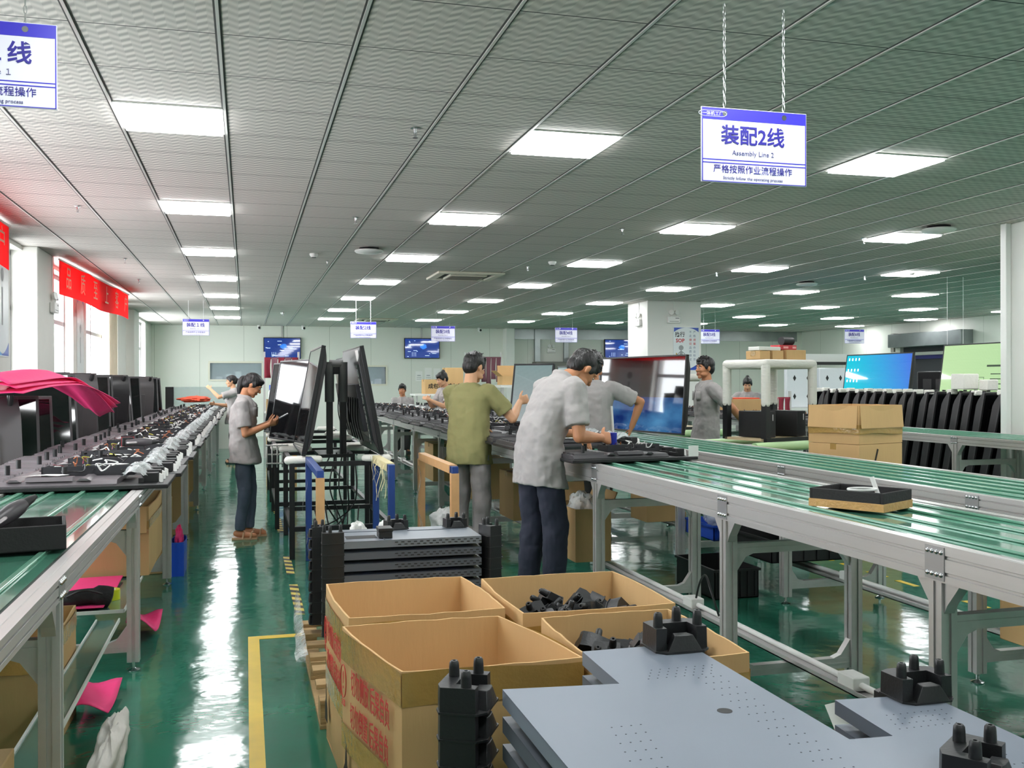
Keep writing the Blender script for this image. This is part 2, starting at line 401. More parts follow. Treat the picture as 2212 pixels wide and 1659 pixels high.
SB = mat('sign_white', (226, 226, 240), .35); SBL = mat('sign_blue', (58, 52, 190), .35); SIN = mat('sign_ink', (44, 38, 140), .4); SGR = mat('sign_grey_ink', (96, 96, 140), .4)
def sign(x, y, num, zt, label):
    t = thing('hanging_sign', label, 'sign', (x, y, zt), 0, 'line signs hung from the ceiling')
    W, H = .48, .305
    b = MB(); b.box(-W / 2, W / 2, 0, .008, -H, 0); b.build('board', SB, t, bevel=.002)
    b = MB(); b.box(-W / 2 + .003, W / 2 - .003, -.0012, 0, -.05, -.003)
    for z in (-.212, -.225): b.box(-W / 2 + .006, W / 2 - .006, -.0012, 0, z - .002, z + .002)
    for q in ((-W / 2 + .003, -W / 2 + .007, -H + .003, -.05), (W / 2 - .007, W / 2 - .003, -H + .003, -.05), (-W / 2 + .003, W / 2 - .003, -H + .003, -H + .006)): b.box(q[0], q[1], -.0012, 0, q[2], q[3])
    b.build('blue_print', SBL, t)
    b = MB()
    rr_ = [(-.235 + .0, 0)]
    pts = [V((-.19 + .032 * math.cos(a) + (.03 if math.cos(a) > 0 else -.03) - .0, -.002, -.027 + .012 * math.sin(a))) for a in [2 * PI * i / 24 for i in range(25)]]
    b.tube(pts, .0012, 5); b.build('badge_outline', SB, t)
    text('一体机工厂', .019, SB, t, (-.19, -.002, -.028))
    text('装配%s线' % num.replace('1', '１'), .083, SIN, t, (-.008, -.002, -.115), bold=.0015)
    text('Assembly Line %s' % num.replace('1', '１'), .029, SGR, t, (-.008, -.002, -.182))
    text('严格按照作业流程操作', .036, SIN, t, (-.008, -.002, -.251))
    text('Strictly follow the operating process', .0185, SGR, t, (-.008, -.002, -.285))
    CH = mat('steel_chain', (205, 205, 205), .3, .7)
    for sx in (-.135, .135):
        b = MB(); n = max(6, int((HT - zt + .02) / .026)); L = (HT - .001 - zt + .022) / n
        for i in range(n):
            z = -.022 + L * (i + .5); a = (i % 2) * PI / 2 + .5
            b.tube([V((sx + math.cos(a) * .0055 * math.cos(q), .004 + math.sin(a) * .0055 * math.cos(q), z + .6 * L * math.sin(q))) for q in [2 * PI * j / 8 for j in range(9)]], .0016, 4)
        b.build('chain', CH, t, smooth=60)
        b = MB(); b.lathe([(.006, -.004), (.011, -.004), (.011, .004), (.006, .004)], (0, 0, 0), 14)
        o = b.build('grommet', STEEL, t); o.rotation_euler = (PI / 2, 0, 0); o.location = (sx, .002, -.024)
    return t
sign(2.02, 3.61, '2', 2.592, 'large blue and white hanging sign for line 2 nearest the camera')
sign(-.89, 3.82, '1', 2.765, 'blue and white hanging sign for line 1 cut by the left edge')
for x, y, n_, z, l in ((-.9, 19.3, '1', 2.67, 'small far hanging sign reading line 1 by the windows'), (2.12, 18.3, '2', 2.60, 'small far hanging sign reading line 2 before the back wall'),
    (3.77, 19.0, '3', 2.58, 'small far hanging sign reading line 3'), (6.4, 19.2, '4', 2.59, 'small far hanging sign reading line 4 left of the pillar'),
    (9.55, 19.0, '5', 2.58, 'far hanging sign for line 5 half hidden by the pillar'), (12.75, 18.5, '6', 2.59, 'far hanging sign for line 6 before the right wall')):
    sign(x, y, n_, z, l)

t = thing('sprinkler', 'x', 'sprinkler'); b = MB(); b.lathe([(.028, 0), (.03, -.004), (.012, -.006), (.009, -.03)], (0, 0, 0), 14); b.build('escutcheon', STEEL, t, smooth=40)
b = MB(); b.cyl((0, 0, -.03), (0, 0, -.055), .004); b.bar((-.01, 0, -.03), (-.006, 0, -.06), .003, .003); b.bar((.01, 0, -.03), (.006, 0, -.06), .003, .003)
b.cyl((0, 0, -.058), (0, 0, -.061), .016); b.build('deflector', STEEL, t)
SP = t
spots = [(897, 287, 'nearest, left of the second light row'), (768, 476, 'in front of the round ceiling speaker'), (168, 452, 'above the windows near the left edge'), (707, 569, 'beside the conical smoke detector'), (1140, 580, 'right of the ceiling air conditioner'),
         (1344, 500, 'left of the third light row'), (1865, 520, 'below the light beside the right speaker'), (1548, 592, 'under the middle right light row'), (270, 563, 'just over the red banner'), (1868, 600, 'middle of the right ceiling'), (611, 677, 'far down the left ceiling'), (300, 607, 'beside the far end of the red banner')]
for i, (px, py, l) in enumerate(spots):
    p = gz(px, py, HT - .03); p.z = HT - .001; lb = 'small chrome sprinkler head on the ceiling, ' + l
    if i == 0: SP.location = p; tag(SP, lb, 'sprinkler', 'ceiling sprinklers')
    else: dup(SP, p, rnd.random() * 3, lb, 'ceiling sprinklers')
t = thing('smoke_detector', 'x', 'smoke detector'); b = MB(); b.lathe([(.05, 0), (.052, -.012), (.045, -.03), (.03, -.045), (.012, -.048)], (0, 0, 0), 20); b.build('housing', WPLAST, t, smooth=40)
b = MB(); b.lathe([(.028, -.043), (.03, -.05), (.02, -.052)], (0, 0, 0), 16); b.build('vent_ring', mat('dark_vent', (60, 58, 56), .6), t)
for i, (px, py, l) in enumerate(((678, 553, 'left of the round ceiling speaker'), (1193, 570, 'right of the ceiling air conditioner'), (1970, 590, 'on the right ceiling before the pillar'), (611, 678, 'far down the left ceiling'))):
    p = gz(px, py, HT - .03); p.z = HT - .001; lb = 'white conical smoke detector, ' + l
    if i == 0: t.location = p; tag(t, lb, 'smoke detector', 'smoke detectors'); SD = t
    else: dup(SD, p, 0, lb, 'smoke detectors')
t = thing('ceiling_speaker', 'x', 'speaker'); b = MB(); b.lathe([(.11, 0), (.115, -.02), (.1, -.03)], (0, 0, 0), 28); b.build('mount', BLACK, t, smooth=40)
b = MB(); b.lathe([(.16, -.028), (.165, -.04), (.15, -.055), (.05, -.068), (.002, -.07)], (0, 0, 0), 30); b.build('dome', WPLAST, t, smooth=50)
for i, (px, py, l) in enumerate(((797, 543, 'over the centre aisle'), (2028, 497, 'beside a light near the right pillar'), (1743, 614, 'far off in the right ceiling'))):
    p = gz(px, py, HT - .04); p.z = HT - .001; lb = 'round white wireless ceiling unit ' + l
    if i == 0: t.location = p; tag(t, lb, 'ceiling fixture', 'round ceiling units'); CS = t
    else: dup(CS, p, 1.2, lb, 'round ceiling units')
t = thing('air_conditioner', 'x', 'air conditioner'); CREAM = mat('cream_plastic', (214, 208, 192), .45)
b = MB()
for q in ((-.48, .48, -.48, -.36), (-.48, .48, .36, .48), (-.48, -.36, -.36, .36), (.36, .48, -.36, .36)): b.box(*q, -.035, 0)
b.build('bezel', CREAM, t, bevel=.012)
b = MB(); b.box(-.36, .36, -.36, .36, -.012, 0); b.build('outlet_slots', mat('dark_slot', (34, 34, 34), .7), t)
b = MB(); b.box(-.27, .27, -.27, .27, -.045, -.012); b.build('intake_panel', CREAM, t, bevel=.01)
b = MB()
for i in range(22): b.box(-.24, .24, -.23 + i * .0215, -.22 + i * .0215, -.049, -.045)
b.build('grille', mat('grille_grey', (120, 118, 110), .5), t)
for s in (-1, 1): 
    b = MB(); b.box(-.25, .25, s * .315 - .035, s * .315 + .035, -.03, -.024, M.Rotation(0, 4, 'X')); b.build('louvre', CREAM, t)
t.location = (3.06, 13.8, HT - .001); tag(t, 'square cream ceiling air conditioner above the second line', 'air conditioner', 'ceiling air conditioners')
dup(t, (3.1, 24.1, HT - .001), 0, 'farther ceiling air conditioner behind the small line 2 sign', 'ceiling air conditioners')
# ------------------------------------------------------------------ conveyor lines
DARKGAP = mat('dark_gap', (30, 32, 32), .6)
def rail_mesh(x0, s, zt, zb, y0, y1, rw=.045):           # extruded aluminium rail with grooves on its outer face; s=+1 outer face towards -x
    h = zt - zb; g = .006
    prof = [(0, zb)]
    for k in (.22, .30, .66, .74):
        prof.append((0 if k in (.22, .66) else 0, zb + h * k))
    P = [(0, 0), (0, .2), (g, .22), (g, .28), (0, .30), (0, .64), (g, .66), (g, .72), (0, .74), (0, 1.0), (rw * .45, 1.0), (rw * .47, .97), (rw * .53, .97), (rw * .55, 1.0), (rw, 1.0), (rw, 0)]
    b = MB()
    b.loft([[V((x0 + s * p[0], y, zb + h * p[1])) for p in P] for y in (y0, y1)])
    return b
def leg_mb(x, y, z1, w=.06):
    b = MB(); g = .006; a = w / 2
    P = [(-a, -a), (-.008, -a), (-.008, -a + g), (.008, -a + g), (.008, -a), (a, -a), (a, -.008), (a - g, -.008), (a - g, .008), (a, .008), (a, a), (.008, a), (.008, a - g), (-.008, a - g), (-.008, a), (-a, a), (-a, .008), (-a + g, .008), (-a + g, -.008), (-a, -.008)]
    b.loft([[V((x + p[0], y + p[1], z)) for p in P] for z in (.05, z1)])
    return b
def conveyor(label, x0, x1, y0, y1, zt, rh, ys, tray=True, strips=(.13, .33, .53, .73, .93), rw=.045):
    t = thing('assembly_conveyor', label, 'conveyor', (0, 0, 0), 0, 'assembly line conveyors')
    zb = zt - rh
    rail_mesh(x0, 1, zt, zb, y0, y1, rw).build('side_rail', ALU, t); rail_mesh(x1, -1, zt, zb, y0, y1, rw).build('side_rail', ALU, t)
    b = MB(); b.box(x0 + rw, x0 + rw + .017, y0, y1, zt - .02, zt - .012); b.box(x1 - rw - .017, x1 - rw, y0, y1, zt - .02, zt - .012); b.build('gap_strip', DARKGAP, t)  # dark strips filling the gaps between rails and belt
    b = MB(); b.box(x0 + rw + .017, x1 - rw - .017, y0, y1, zt - .03, zt - .006); b.build('belt', BELT, t)
    wd = x1 - x0 - 2 * rw - .034
    for k in strips:
        b = MB(); xx = x0 + rw + .017 + wd * k; b.box(xx - .011, xx + .011, y0, y1, zt - .006, zt + .004); b.build('wear_strip', STRIP, t, bevel=.003)
    for y in ys:
        for x, s in ((x0 + .03, 1), (x1 - .03, -1)):
            lg = leg_mb(x, y, zb).build('leg', ALU, t)
            b = MB(); b.lathe([(.03, 0), (.032, .006), (.012, .014), (.008, .018), (.008, .05)], (x, y, 0), 14); b.build('foot_pad', STEEL, lg, smooth=40)
            for d in (-1, 1):
                b = MB(); T = M.Translation((x - .004, y + d * .03, zb)) @ M.Rotation(PI / 2, 4, 'Z') @ M.Rotation(PI / 2, 4, 'X') if 0 else None
                pl = [V((x - .02, y + d * .03, zb)), V((x - .02, y + d * .10, zb)), V((x - .02, y + d * .085, zb - .02)), V((x - .02, y + d * .045, zb - .07)), V((x - .02, y + d * .03, zb - .10))]
                b.loft([pl, [p + V((.04, 0, 0)) for p in pl]]); b.build('gusset', ALU, lg)
            b = MB(); ox = (x0 - .003) if s > 0 else x1; b.box(ox, ox + .003, y - .045, y + .045, zb + .006, zt - .006); pp = b.build('splice_plate', mat('satin_steel', (170, 170, 170), .38, .7), t)
            b = MB()
            for dy in (-.032, -.011, .011, .032):
                for dz in (.2, .8): 
                    z = zb + rh * dz; b.lathe([(.009, 0), (.008, .005), (.004, .007)], (0, 0, 0), 8) if 0 else b.ell((ox + (0 if s > 0 else .003), y + dy, z), .007, .0085, .0085, n=8, m=5)
            b.build('bolt', STEEL, pp, smooth=40)
        for z in (.70, .126):
            b = MB(); b.box(x0 + .06, x1 - .06, y - .02, y + .02, z - .025, z + .025); b.box(x0 + .06, x1 - .06, y - .022, y + .022, z - .004, z + .004); b.build('cross_brace', ALU, t)
            for s in (1, -1):
                xx = x0 + .06 if s > 0 else x1 - .06
                pl = [V((xx, y - .018, z - .025)), V((xx + s * .09, y - .018, z - .025)), V((xx + s * .05, y - .018, z - .04)), V((xx, y - .018, z - .11))]
                if z < .3: pl = [V((p.x, p.y, 2 * z - p.z)) for p in pl]
                b = MB(); b.loft([pl, [p + V((0, .036, 0)) for p in pl]]); b.build('corner_bracket', ALU, t)
    if tray:
        xc = (x0 + x1) / 2 + .01
        b = MB(); b.box(xc - .045, xc + .045, y0, y1, .152, .158); b.box(xc - .045, xc - .04, y0, y1, .152, .175); b.box(xc + .04, xc + .045, y0, y1, .152, .175)
        tr = b.build('cable_tray', ALU, t)
        b = MB(); b.cyl((xc, y0, .19), (xc, y1, .19), .014, n=10); b.build('conduit', WPLAST, tr, smooth=60)
        y = y0 + .9
        while y < y1:
            b = MB(); b.box(xc - .04, xc + .04, y - .06, y + .06, .165, .225); b.build('socket_box', WPLAST, tr, bevel=.006); y += 1.55
    return t
conveyor('leftmost green belt conveyor beside the windows, loaded with open display shells', -1.27, -.53, .7, 22.5, .905, .07, [.95, 3.15, 5.35, 7.56, 9.69, 11.9, 14.1, 16.3, 18.5, 20.7], tray=False, strips=(.1, .36, .62, .9), rw=.06)
conveyor('green belt conveyor under the bending man, crossing the right foreground', 2.135, 2.86, 1.2, 21, .955, .12, [2.67, 4.12, 5.85, 7.5, 9.3, 11.05, 12.8, 14.6, 16.4, 18.2, 20], strips=(.12, .4, .68, .93))
conveyor('green belt conveyor running just behind the one with the black parts tray', 3.42, 4.2, 1.6, 21.5, .925, .08, [2.3, 4.01, 5.77, 7.4, 9.2, 11, 12.8, 14.6, 16.4, 18.2, 20])
conveyor('green belt conveyor in front of the row of leaning black displays', 6.45, 7.2, 5.4, 21, .955, .08, [6.05, 7.8, 9.6, 11.4, 13.2, 15, 16.8, 18.6, 20.4])

# ------------------------------------------------------------------ open display shells on the lines
SHELLG = mat('grey_shell_plastic', (104, 98, 102), .3, bump=.04, bs=200)
PCB = mat('green_circuit_board', (36, 84, 60), .4, var=.3, vs=60)
CABLES = [mat('cable_' + n, c, .4) for n, c in (('red', (128, 40, 62)), ('yellow', (190, 184, 70)), ('orange', (176, 100, 60)), ('white', (230, 230, 228)), ('black', (20, 20, 22)))]
def shell_proto(dark, seed=3):
    """open back shell lying face down: right half holds the electronics tray"""
    S = DKGREY if dark else SHELLG
    t = thing('display_back_shell', 'x', 'display shell')
    b = MB(); b.box(-.56, .56, 0, .62, 0, .022); b.build('screen_frame', BLACK, t, bevel=.004)
    b = MB()
    prof = [(.02, .022), (.02, .03), (.05, .05), (.09, .052), (.53, .052), (.57, .05), (.6, .03), (.6, .022)]
    b.loft([[V((x, p[0], p[1])) for p in prof] for x in (-.54, .30)])
    for k in range(7):                                    # long ribs pressed in the left half
        y = .06 + k * .073; b.loft([[V((x, y + q[0], .05 + q[1])) for q in ((0, 0), (.012, .014), (.035, .014), (.05, 0))] for x in (-.52, -.26)])
    for x in (-.24, .1): b.loft([[V((x + q[0], y, .05 + q[1])) for q in ((0, 0), (.02, .012), (.05, .012), (.07, 0))] for y in (.03, .59)])
    b.loft([[V((x, q[0], .05 + q[1])) for q in ((.03, 0), (.05, .02), (.11, .02), (.125, 0))] for x in (-.15, .08)])
    b.build('shell', S, t, smooth=30)
    b = MB(); x0, x1, y0, y1 = -.12, .36, .30, .50
    b.box(x0, x1, y0, y0 + .008, .05, .105); b.box(x0, x1, y1 - .008, y1, .05, .095); b.box(x0, x0 + .008, y0, y1, .05, .1); b.box(x1 - .008, x1, y0, y1, .05, .1); b.box(x0, x1, y0, y1, .05, .056)
    b.build('electronics_tray', mat('dark_tray_metal', (58, 58, 62), .45, .3), t)
    b = MB(); b.box(-.02, .2, .33, .47, .06, .066)
    for k in range(9): b.box(-.01 + .022 * k, .004 + .022 * k, .35 + .02 * (k % 4), .37 + .02 * (k % 4), .066, .075 + .004 * (k % 3))
    b.build('circuit_board', PCB, t)
    r = random.Random(seed)
    for k in (0, 1, 3, 3, 3, 4, 4, 4, 2):
        b = MB(); x, y = r.uniform(-.1, .24), r.uniform(.2, .48); pts = [V((x, y, .085))]
        for q in range(3 if k < 3 else 4): x += r.uniform(-.03, .05 if k < 3 else .07); y += r.uniform(-.06, .06); pts.append(V((x, y, r.uniform(.075, .12))))
        b.tube(bent(pts, 4), .0032 if k < 3 else .0042, 5); b.build('cable', CABLES[k], t, smooth=60)
    for x, y in ((-.42 + .06 * (seed % 3), .12), (-.3, .4 - .05 * (seed % 2)), (.02, .17)):
        b = MB(); b.cyl((x, y, .05), (x, y, .115), .014); b.cyl((x, y, .05), (x, y, .06), .02); b.build('standoff', BLACK, t, smooth=40)
    for y in (.12, .30, .48):
        b = MB(); b.box(.42, .50, y, y + .07, .022, .075); b.box(.40, .43, y - .02, y + .09, .022, .05); br = b.build('side_bracket', BLACK, t, bevel=.003)
        b = MB(); pl = [V((.505, y + .01, .026)), V((.505, y + .06, .026)), V((.505, y + .046, .07)), V((.505, y + .024, .07))]; b.loft([pl, [p + V((.02, .0, -.01)) for p in pl]])
        b.build('white_foot', WPLAST, br)
    b = MB(); rr = random.Random(5)
    b.grid(lambda u, v: V((.31 + .12 * u + .02 * math.sin(9 * v), .06 + .5 * v, .065 + .05 * math.sin(PI * u) * (.5 + .5 * abs(math.sin(7 * v))) + .02 * noise.noise(V((u * 6, v * 12, 1))))), 8, 26)
    b.build('plastic_bag', CLEAR, t, smooth=60)
    px0, py0 = ((-.2, .07), (.0, .08), (-.05, .24))[seed % 3]; b = MB(); b.grid(lambda u, v: V((px0 + .2 * u + .05 * v, py0 + .06 * v, .075 + .006 * math.sin(3 * u))), 4, 2); b.build('paper_slip', PAPER, t, solid=.001)
    for k in range(5):
        x, y = r.uniform(-.1, .3), r.uniform(.31, .48); h = r.uniform(.06, .1); b = MB(); b.box(x, x + r.uniform(.02, .07), y, y + r.uniform(.012, .03), .056, h); b.build('module', [WPLAST, STEEL, BLACK, CABLES[0], CABLES[1]][(k + seed) % 5], t)
    return t
UNITG, UNITD = shell_proto(0), shell_proto(1)
UNITG2, UNITG3, UNITD2 = shell_proto(0, 4), shell_proto(0, 8), shell_proto(1, 11)
GRPU = 'open display shells on the lines'
y = 5.56; i = 0
while y < 21.5:
    lb = 'open grey display shell with wires, %s from near end of left line' % ORD[i]
    x = -.95 + rnd.uniform(-.02, .02); rz = rnd.uniform(-.015, .015)
    if i < 3: o = (UNITG, UNITG2, UNITG3)[i]; o.location = (x, y, .91); tag(o, lb, None, GRPU)
    else:
        sk = [()] * 3 + [('paper_slip',)] * 2 + [('plastic_bag',)]
        dup((UNITG, UNITG2, UNITG3)[(i * 2 + i // 3) % 3], (x, y, .91), rz, lb, GRPU, rnd.choice(sk))
    y += .655; i += 1
i = 0
def line_units(x, ys, z, lab, rz=0, gap=()):
    global i
    for k, yy in enumerate(ys):
        lb = lab % ORD[k]
        if i < 2: o = (UNITD, UNITD2)[i]; o.location = (x, yy, z); o.rotation_euler = (0, 0, rz); tag(o, lb, None, GRPU)
        else: o = dup((UNITD, UNITD2)[(i + i // 3) % 2], (x + rnd.uniform(-.03, .03), yy, z), rz + rnd.uniform(-.02, .02), lb, GRPU, rnd.choice([(), (), ('paper_slip',), ('plastic_bag',)]))
        i += 1
line_units(2.50, [7.1 + .68 * k for k in range(18)], .96, 'open black display shell, %s beyond the bending man on his line')
line_units(3.81, [13.4 + .68 * k for k in range(11)], .93, 'open black display shell, %s along the far half of second right line')
line_units(6.82, [9.9 + .66 * k for k in range(15)], .96, 'open black display shell, %s on the line behind the foam-topped rack')
# ------------------------------------------------------------------ foreground cartons
def rand_wall(b, pts, th, nrm, amp=.006):
    pass
REDINK = mat('red_ink', (205, 66, 60), .7)
BLKINK = mat('black_ink', (40, 34, 26), .7)
def open_box(label, x0, x1, y0, y1, z0, z1, group=None, tape=True, seed=0, m=None, lean=.0, flaps=()):
    t = thing('cardboard_box', label, 'box', ((x0 + x1) / 2, (y0 + y1) / 2, z0), 0, group)
    hx, hy, h = (x1 - x0) / 2, (y1 - y0) / 2, z1 - z0; th = .007; r = random.Random(seed)
    M2 = m or DISP
    b = MB(); n = 10
    def wall(ax, s):
        L = hx if ax == 'x' else hy
        def f(u, v, off):
            q = -L + 2 * L * u; z = h * v
            bul = .012 * math.sin(PI * u) * v + .004 * noise.noise(V((u * 3, v * 2, seed + (5 if s > 0 else 1))))
            if v > .999: z += .004 * noise.noise(V((u * 9, seed * 3, s + (2 if ax == 'x' else 7))))
            o = (hy if ax == 'x' else hx) + bul - off
            return V((q, s * o, z)) if ax == 'x' else V((s * o, q, z))
        a = [[f(i / n, j / 4, 0) for j in range(5)] for i in range(n + 1)]; c = [[f(i / n, j / 4, th) for j in range(5)] for i in range(n + 1)]
        va = [[b.b.verts.new(p) for p in row] for row in a]; vc = [[b.b.verts.new(p) for p in row] for row in c]
        for i in range(n):
            for j in range(4):
                b.mi = 0; b.face((va[i][j], va[i + 1][j], va[i + 1][j + 1], va[i][j + 1])); b.face((vc[i][j], vc[i][j + 1], vc[i + 1][j + 1], vc[i + 1][j]))
            b.mi = 0; b.face((va[i][4], va[i + 1][4], vc[i + 1][4], vc[i][4])); b.face((va[i][0], vc[i][0], vc[i + 1][0], va[i + 1][0]))
        for e in (0, n): b.mi = 0; b.face([va[e][j] for j in range(5)] + [vc[e][j] for j in range(4, -1, -1)])
    for ax in 'xy':
        for s in (1, -1): wall(ax, s)
    b.box(-hx, hx, -hy, hy, 0, .006)
    b.build('carton_body', M2[0] if isinstance(M2, (tuple, list)) else M2, t)
    if tape:
        for (zz, w_) in tape if isinstance(tape, (list, tuple)) else ((.80, .10),):
            z = h * zz; b = MB(); k = .0145
            for s in (-1, 1):
                b.grid(lambda u, v: V((-hx - .001 + (2 * hx + .002) * u, s * (hy + .0145 * math.sin(PI * u) + .003), z - w_ / 2 + w_ * v + .008 * math.sin(5 * u))), 12, 1)
                b.grid(lambda u, v: V((s * (hx + .0145 * math.sin(PI * u) + .003), -hy - .001 + (2 * hy + .002) * u, z - w_ / 2 + w_ * v + .008 * math.sin(4 * u))), 12, 1)
            b.build('packing_tape', TAPE, t)
    if lean:
        for c in kids(t): c.data.transform(M(((1, lean, 0, 0), (0, 1, 0, 0), (0, 0, 1, 0), (0, 0, 0, 1))))
    for (side, ang, ln) in flaps:
        b = MB()
        if side in ('+y', '-y'):
            s = 1 if side == '+y' else -1
            b.box(-hx + .01, hx - .01, 0, .006, 0, ln); o = b.build('flap', M2[0] if isinstance(M2, (tuple, list)) else M2, t); o.location = (0, s * hy, h); o.rotation_euler = (-s * R(ang), 0, 0)
        else:
            s = 1 if side == '+x' else -1
            b.box(0, .006, -hy + .01, hy - .01, 0, ln); o = b.build('flap', M2[0] if isinstance(M2, (tuple, list)) else M2, t); o.location = (s * hx, 0, h); o.rotation_euler = (0, s * R(ang), 0)
    return t, hx, hy, h
GB = 'open cartons in the foreground'
A, ax_, ay_, ah = open_box('open empty carton, far left of the four foreground cartons', .335, .91, 3.50, 4.12, .0, .64, GB, ((.86, .09), (.45, .09)), 1, None, -.05)
Bx, bx_, by_, bh = open_box('open empty carton printed with red warning characters, nearest the aisle', .375, .93, 2.81, 3.39, .0, .64, GB, ((.915, .10), (.44, .085)), 2, None, -.2)
Cx, cx_, cy_, ch = open_box('open carton of black corner blocks, far right of the four cartons', .965, 1.565, 3.40, 4.05, .0, .64, GB, ((.85, .09),), 3)
Dx, dx_, dy_, dh = open_box('open carton of black corner blocks behind the near metal sheets', 1.01, 1.50, 2.72, 3.32, .0, .64, GB, ((.85, .09),), 4)
for t_, hx, y0, sc in ((Bx, bx_, -.2, 1), (A, ax_, -.05, 1)):
    xx = -hx - .0175
    rot = (PI / 2, 0, -PI / 2 - math.atan(y0)); xs_ = lambda q: xx + y0 * q
    text('切勿侧放 后果自负', .092, REDINK, t_, (xs_(-.05), -.05, .488), rot, sx=.5, bold=.0003)
    text('切勿倒置 后果自负', .092, REDINK, t_, (xs_(-.04), -.04, .378), rot, sx=.5, bold=.0003)
    text('注意', .026, REDINK, t_, (xs_(.24) + .006, .24, .395), rot, sx=.8)
    text('!', .085, REDINK, t_, (xs_(.24) + .006, .24, .468), rot, sx=.8)
    b = MB(); b.tube([V((xs_(.24 + .03 * math.cos(a)) + .006, .24 + .03 * math.cos(a), .468 + .055 * math.sin(a))) for a in [2 * PI * i / 28 for i in range(29)]], .0018, 5); b.build('warning_ring', REDINK, t_, smooth=60)
    b = MB(); b.prism([(-.004, .11), (.004, .11), (.012, .05), (.035, .02), (.035, -.04), (-.035, -.04), (-.035, .02), (-.012, .05)], .001, M.Translation((xs_(.2) + .003, .2, .15)) @ M.Rotation(-PI / 2 - math.atan(y0), 4, 'Z') @ M.Rotation(PI / 2, 4, 'X')); b.build('bottle_mark', BLKINK, t_)

# ------------------------------------------------------------------ plastic corner blocks
BLKB = mat('black_moulded_plastic', (30, 31, 33), .42, bump=.06, bs=120)
def block_proto():
    t = thing('corner_block', 'x', 'corner block')
    b = MB(); P = [(-.075, -.045), (-.078, .042), (-.05, .055), (.05, .055), (.078, .042), (.075, -.045), (.044, -.045), (.042, .012), (-.042, .012), (-.044, -.045)]
    b.loft([[V((p[0] * k, p[1] * k, z)) for p in P] for z, k in ((.0, 1.01), (.004, 1.01), (.0045, 1.0), (.06, .985))])
    b.prism([(-.078, -.048), (-.081, .044), (-.052, .058), (.052, .058), (.081, .044), (.078, -.048), (.055, -.07), (-.055, -.07)], .005)
    b.build('body', BLKB, t, bevel=.0015)
    b = MB()                                             # raised tongue in the recess
    lo = [V((x, y, .004)) for x, y in ((-.05, -.068), (-.022, -.072), (.022, -.072), (.05, -.068), (.036, -.022), (-.036, -.022))]
    hi = [V((x, y, .044)) for x, y in ((-.026, -.06), (-.012, -.064), (.012, -.064), (.026, -.06), (.02, -.03), (-.02, -.03))]
    b.loft([lo, hi]); b.build('tongue', BLKB, t, bevel=.0015)
    for x, y in ((-.058, -.018), (.058, -.018), (.02, .034)):
        b = MB(); b.lathe([(.0135, .058), (.0125, .082), (.0115, .092), (.0085, .096), (.0045, .096), (.0045, .088)], (x, y, 0), 14); b.build('peg', BLKB, t, smooth=40)
    return t
CB = block_proto(); CBN = [0]
def block(loc, rz, label, group, rot=None, scale=1):
    if CBN[0] == 0:
        CBN[0] = 1; CB.location = loc; CB.rotation_euler = rot or (0, 0, rz); CB.scale = scale if isinstance(scale, tuple) else (scale,) * 3; tag(CB, label, None, group); KIDS[CB.name] = tree(CB); return CB
    return dup(CB, loc, rot or rz, label, group, scale=scale if isinstance(scale, tuple) else (scale,) * 3)
PLATE_N = [0]
def sheet(label, poly, z, group, lip=.03, hole=None, dots=(), mat_=None):
    t = thing('metal_sheet', label, 'metal sheet', (0, 0, z), 0, group)
    cx = sum(p[0] for p in poly) / len(poly); cy = sum(p[1] for p in poly) / len(poly)
    t.location = (cx, cy, z); Pl = [(p[0] - cx, p[1] - cy) for p in poly]
    b = MB(); b.prism(Pl, .002, M.Translation((0, 0, -.002)))
    b.build('panel', mat_ or PLATEM, t)
    b = MB(); n = len(Pl)
    for i in range(n):
        a, c = V((*Pl[i], -.001)), V((*Pl[(i + 1) % n], -.001)); d = (c - a).normalized(); nn = V((-d.y, d.x, 0)) * .0015
        b.loft([[a + V((0, 0, -lip)), c + V((0, 0, -lip)), c, a], [a + nn + V((0, 0, -lip)), c + nn + V((0, 0, -lip)), c + nn, a + nn]])
    b.build('folded_edge', mat_ or PLATEM, t)
    if hole:
        b = MB(); b.lathe([(.017, .0), (.017, .0006), (.0001, .0006)], (hole[0] - cx, hole[1] - cy, 0), 20); b.build('round_hole', DARKGAP, t)
    if dots:
        b = MB()
        for (x, y) in dots: b.lathe([(.0022, 0), (.0022, .0004), (.0001, .0004)], (x - cx, y - cy, 0), 6)
        b.build('perforations', mat('small_hole', (58, 62, 70), .6), t)
    return t
def dotband(x, y, nx, ny, dx, dy, sh): return [(x + i * dx + j * sh, y + j * dy) for i in range(nx) for j in range(ny)]
DKSHEETM = mat('darker_sheet_metal', (96, 102, 112), .4, metal=.2)
zA = .75
polyA = [(.585, 1.02), (1.183, 1.02), (1.183, 2.495), (.875, 2.495), (.868, 2.205), (.585, 2.24)]
dA = dotband(.63, 1.3, 4, 15, .022, .045, .008) + dotband(1.03, 1.25, 4, 22, .02, .045, .002) + dotband(.95, 2.22, 8, 4, .024, .022, .012)
GS = 'blue-grey metal sheets in the stacks'
zB = .65
polyB = [(1.205, 1.0), (1.735, 1.0), (1.735, 2.2), (1.475, 2.228), (1.455, 1.965), (1.205, 1.985)]
dB = dotband(1.50, 2.0, 9, 4, .02, .03, .01) + dotband(1.56, 1.3, 3, 12, .022, .05, .002)
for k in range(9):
    sheet('broad blue-grey metal sheet in the left foreground, %s from the top' % ORD[k], polyA, zA - .065 * k, GS, .036, (1.02, 1.96) if k < 1 else None, dA if k < 1 else (), DKSHEETM if k else None)  # top sheet blue-grey, every left-stack sheet below it a darker grey
    if k < 8: sheet('blue-grey metal sheet at the right foreground corner, %s from the top' % ORD[k], polyB, zB - .065 * k, GS, .036, (1.62, 1.72) if k < 1 else None, dB if k < 1 else ())
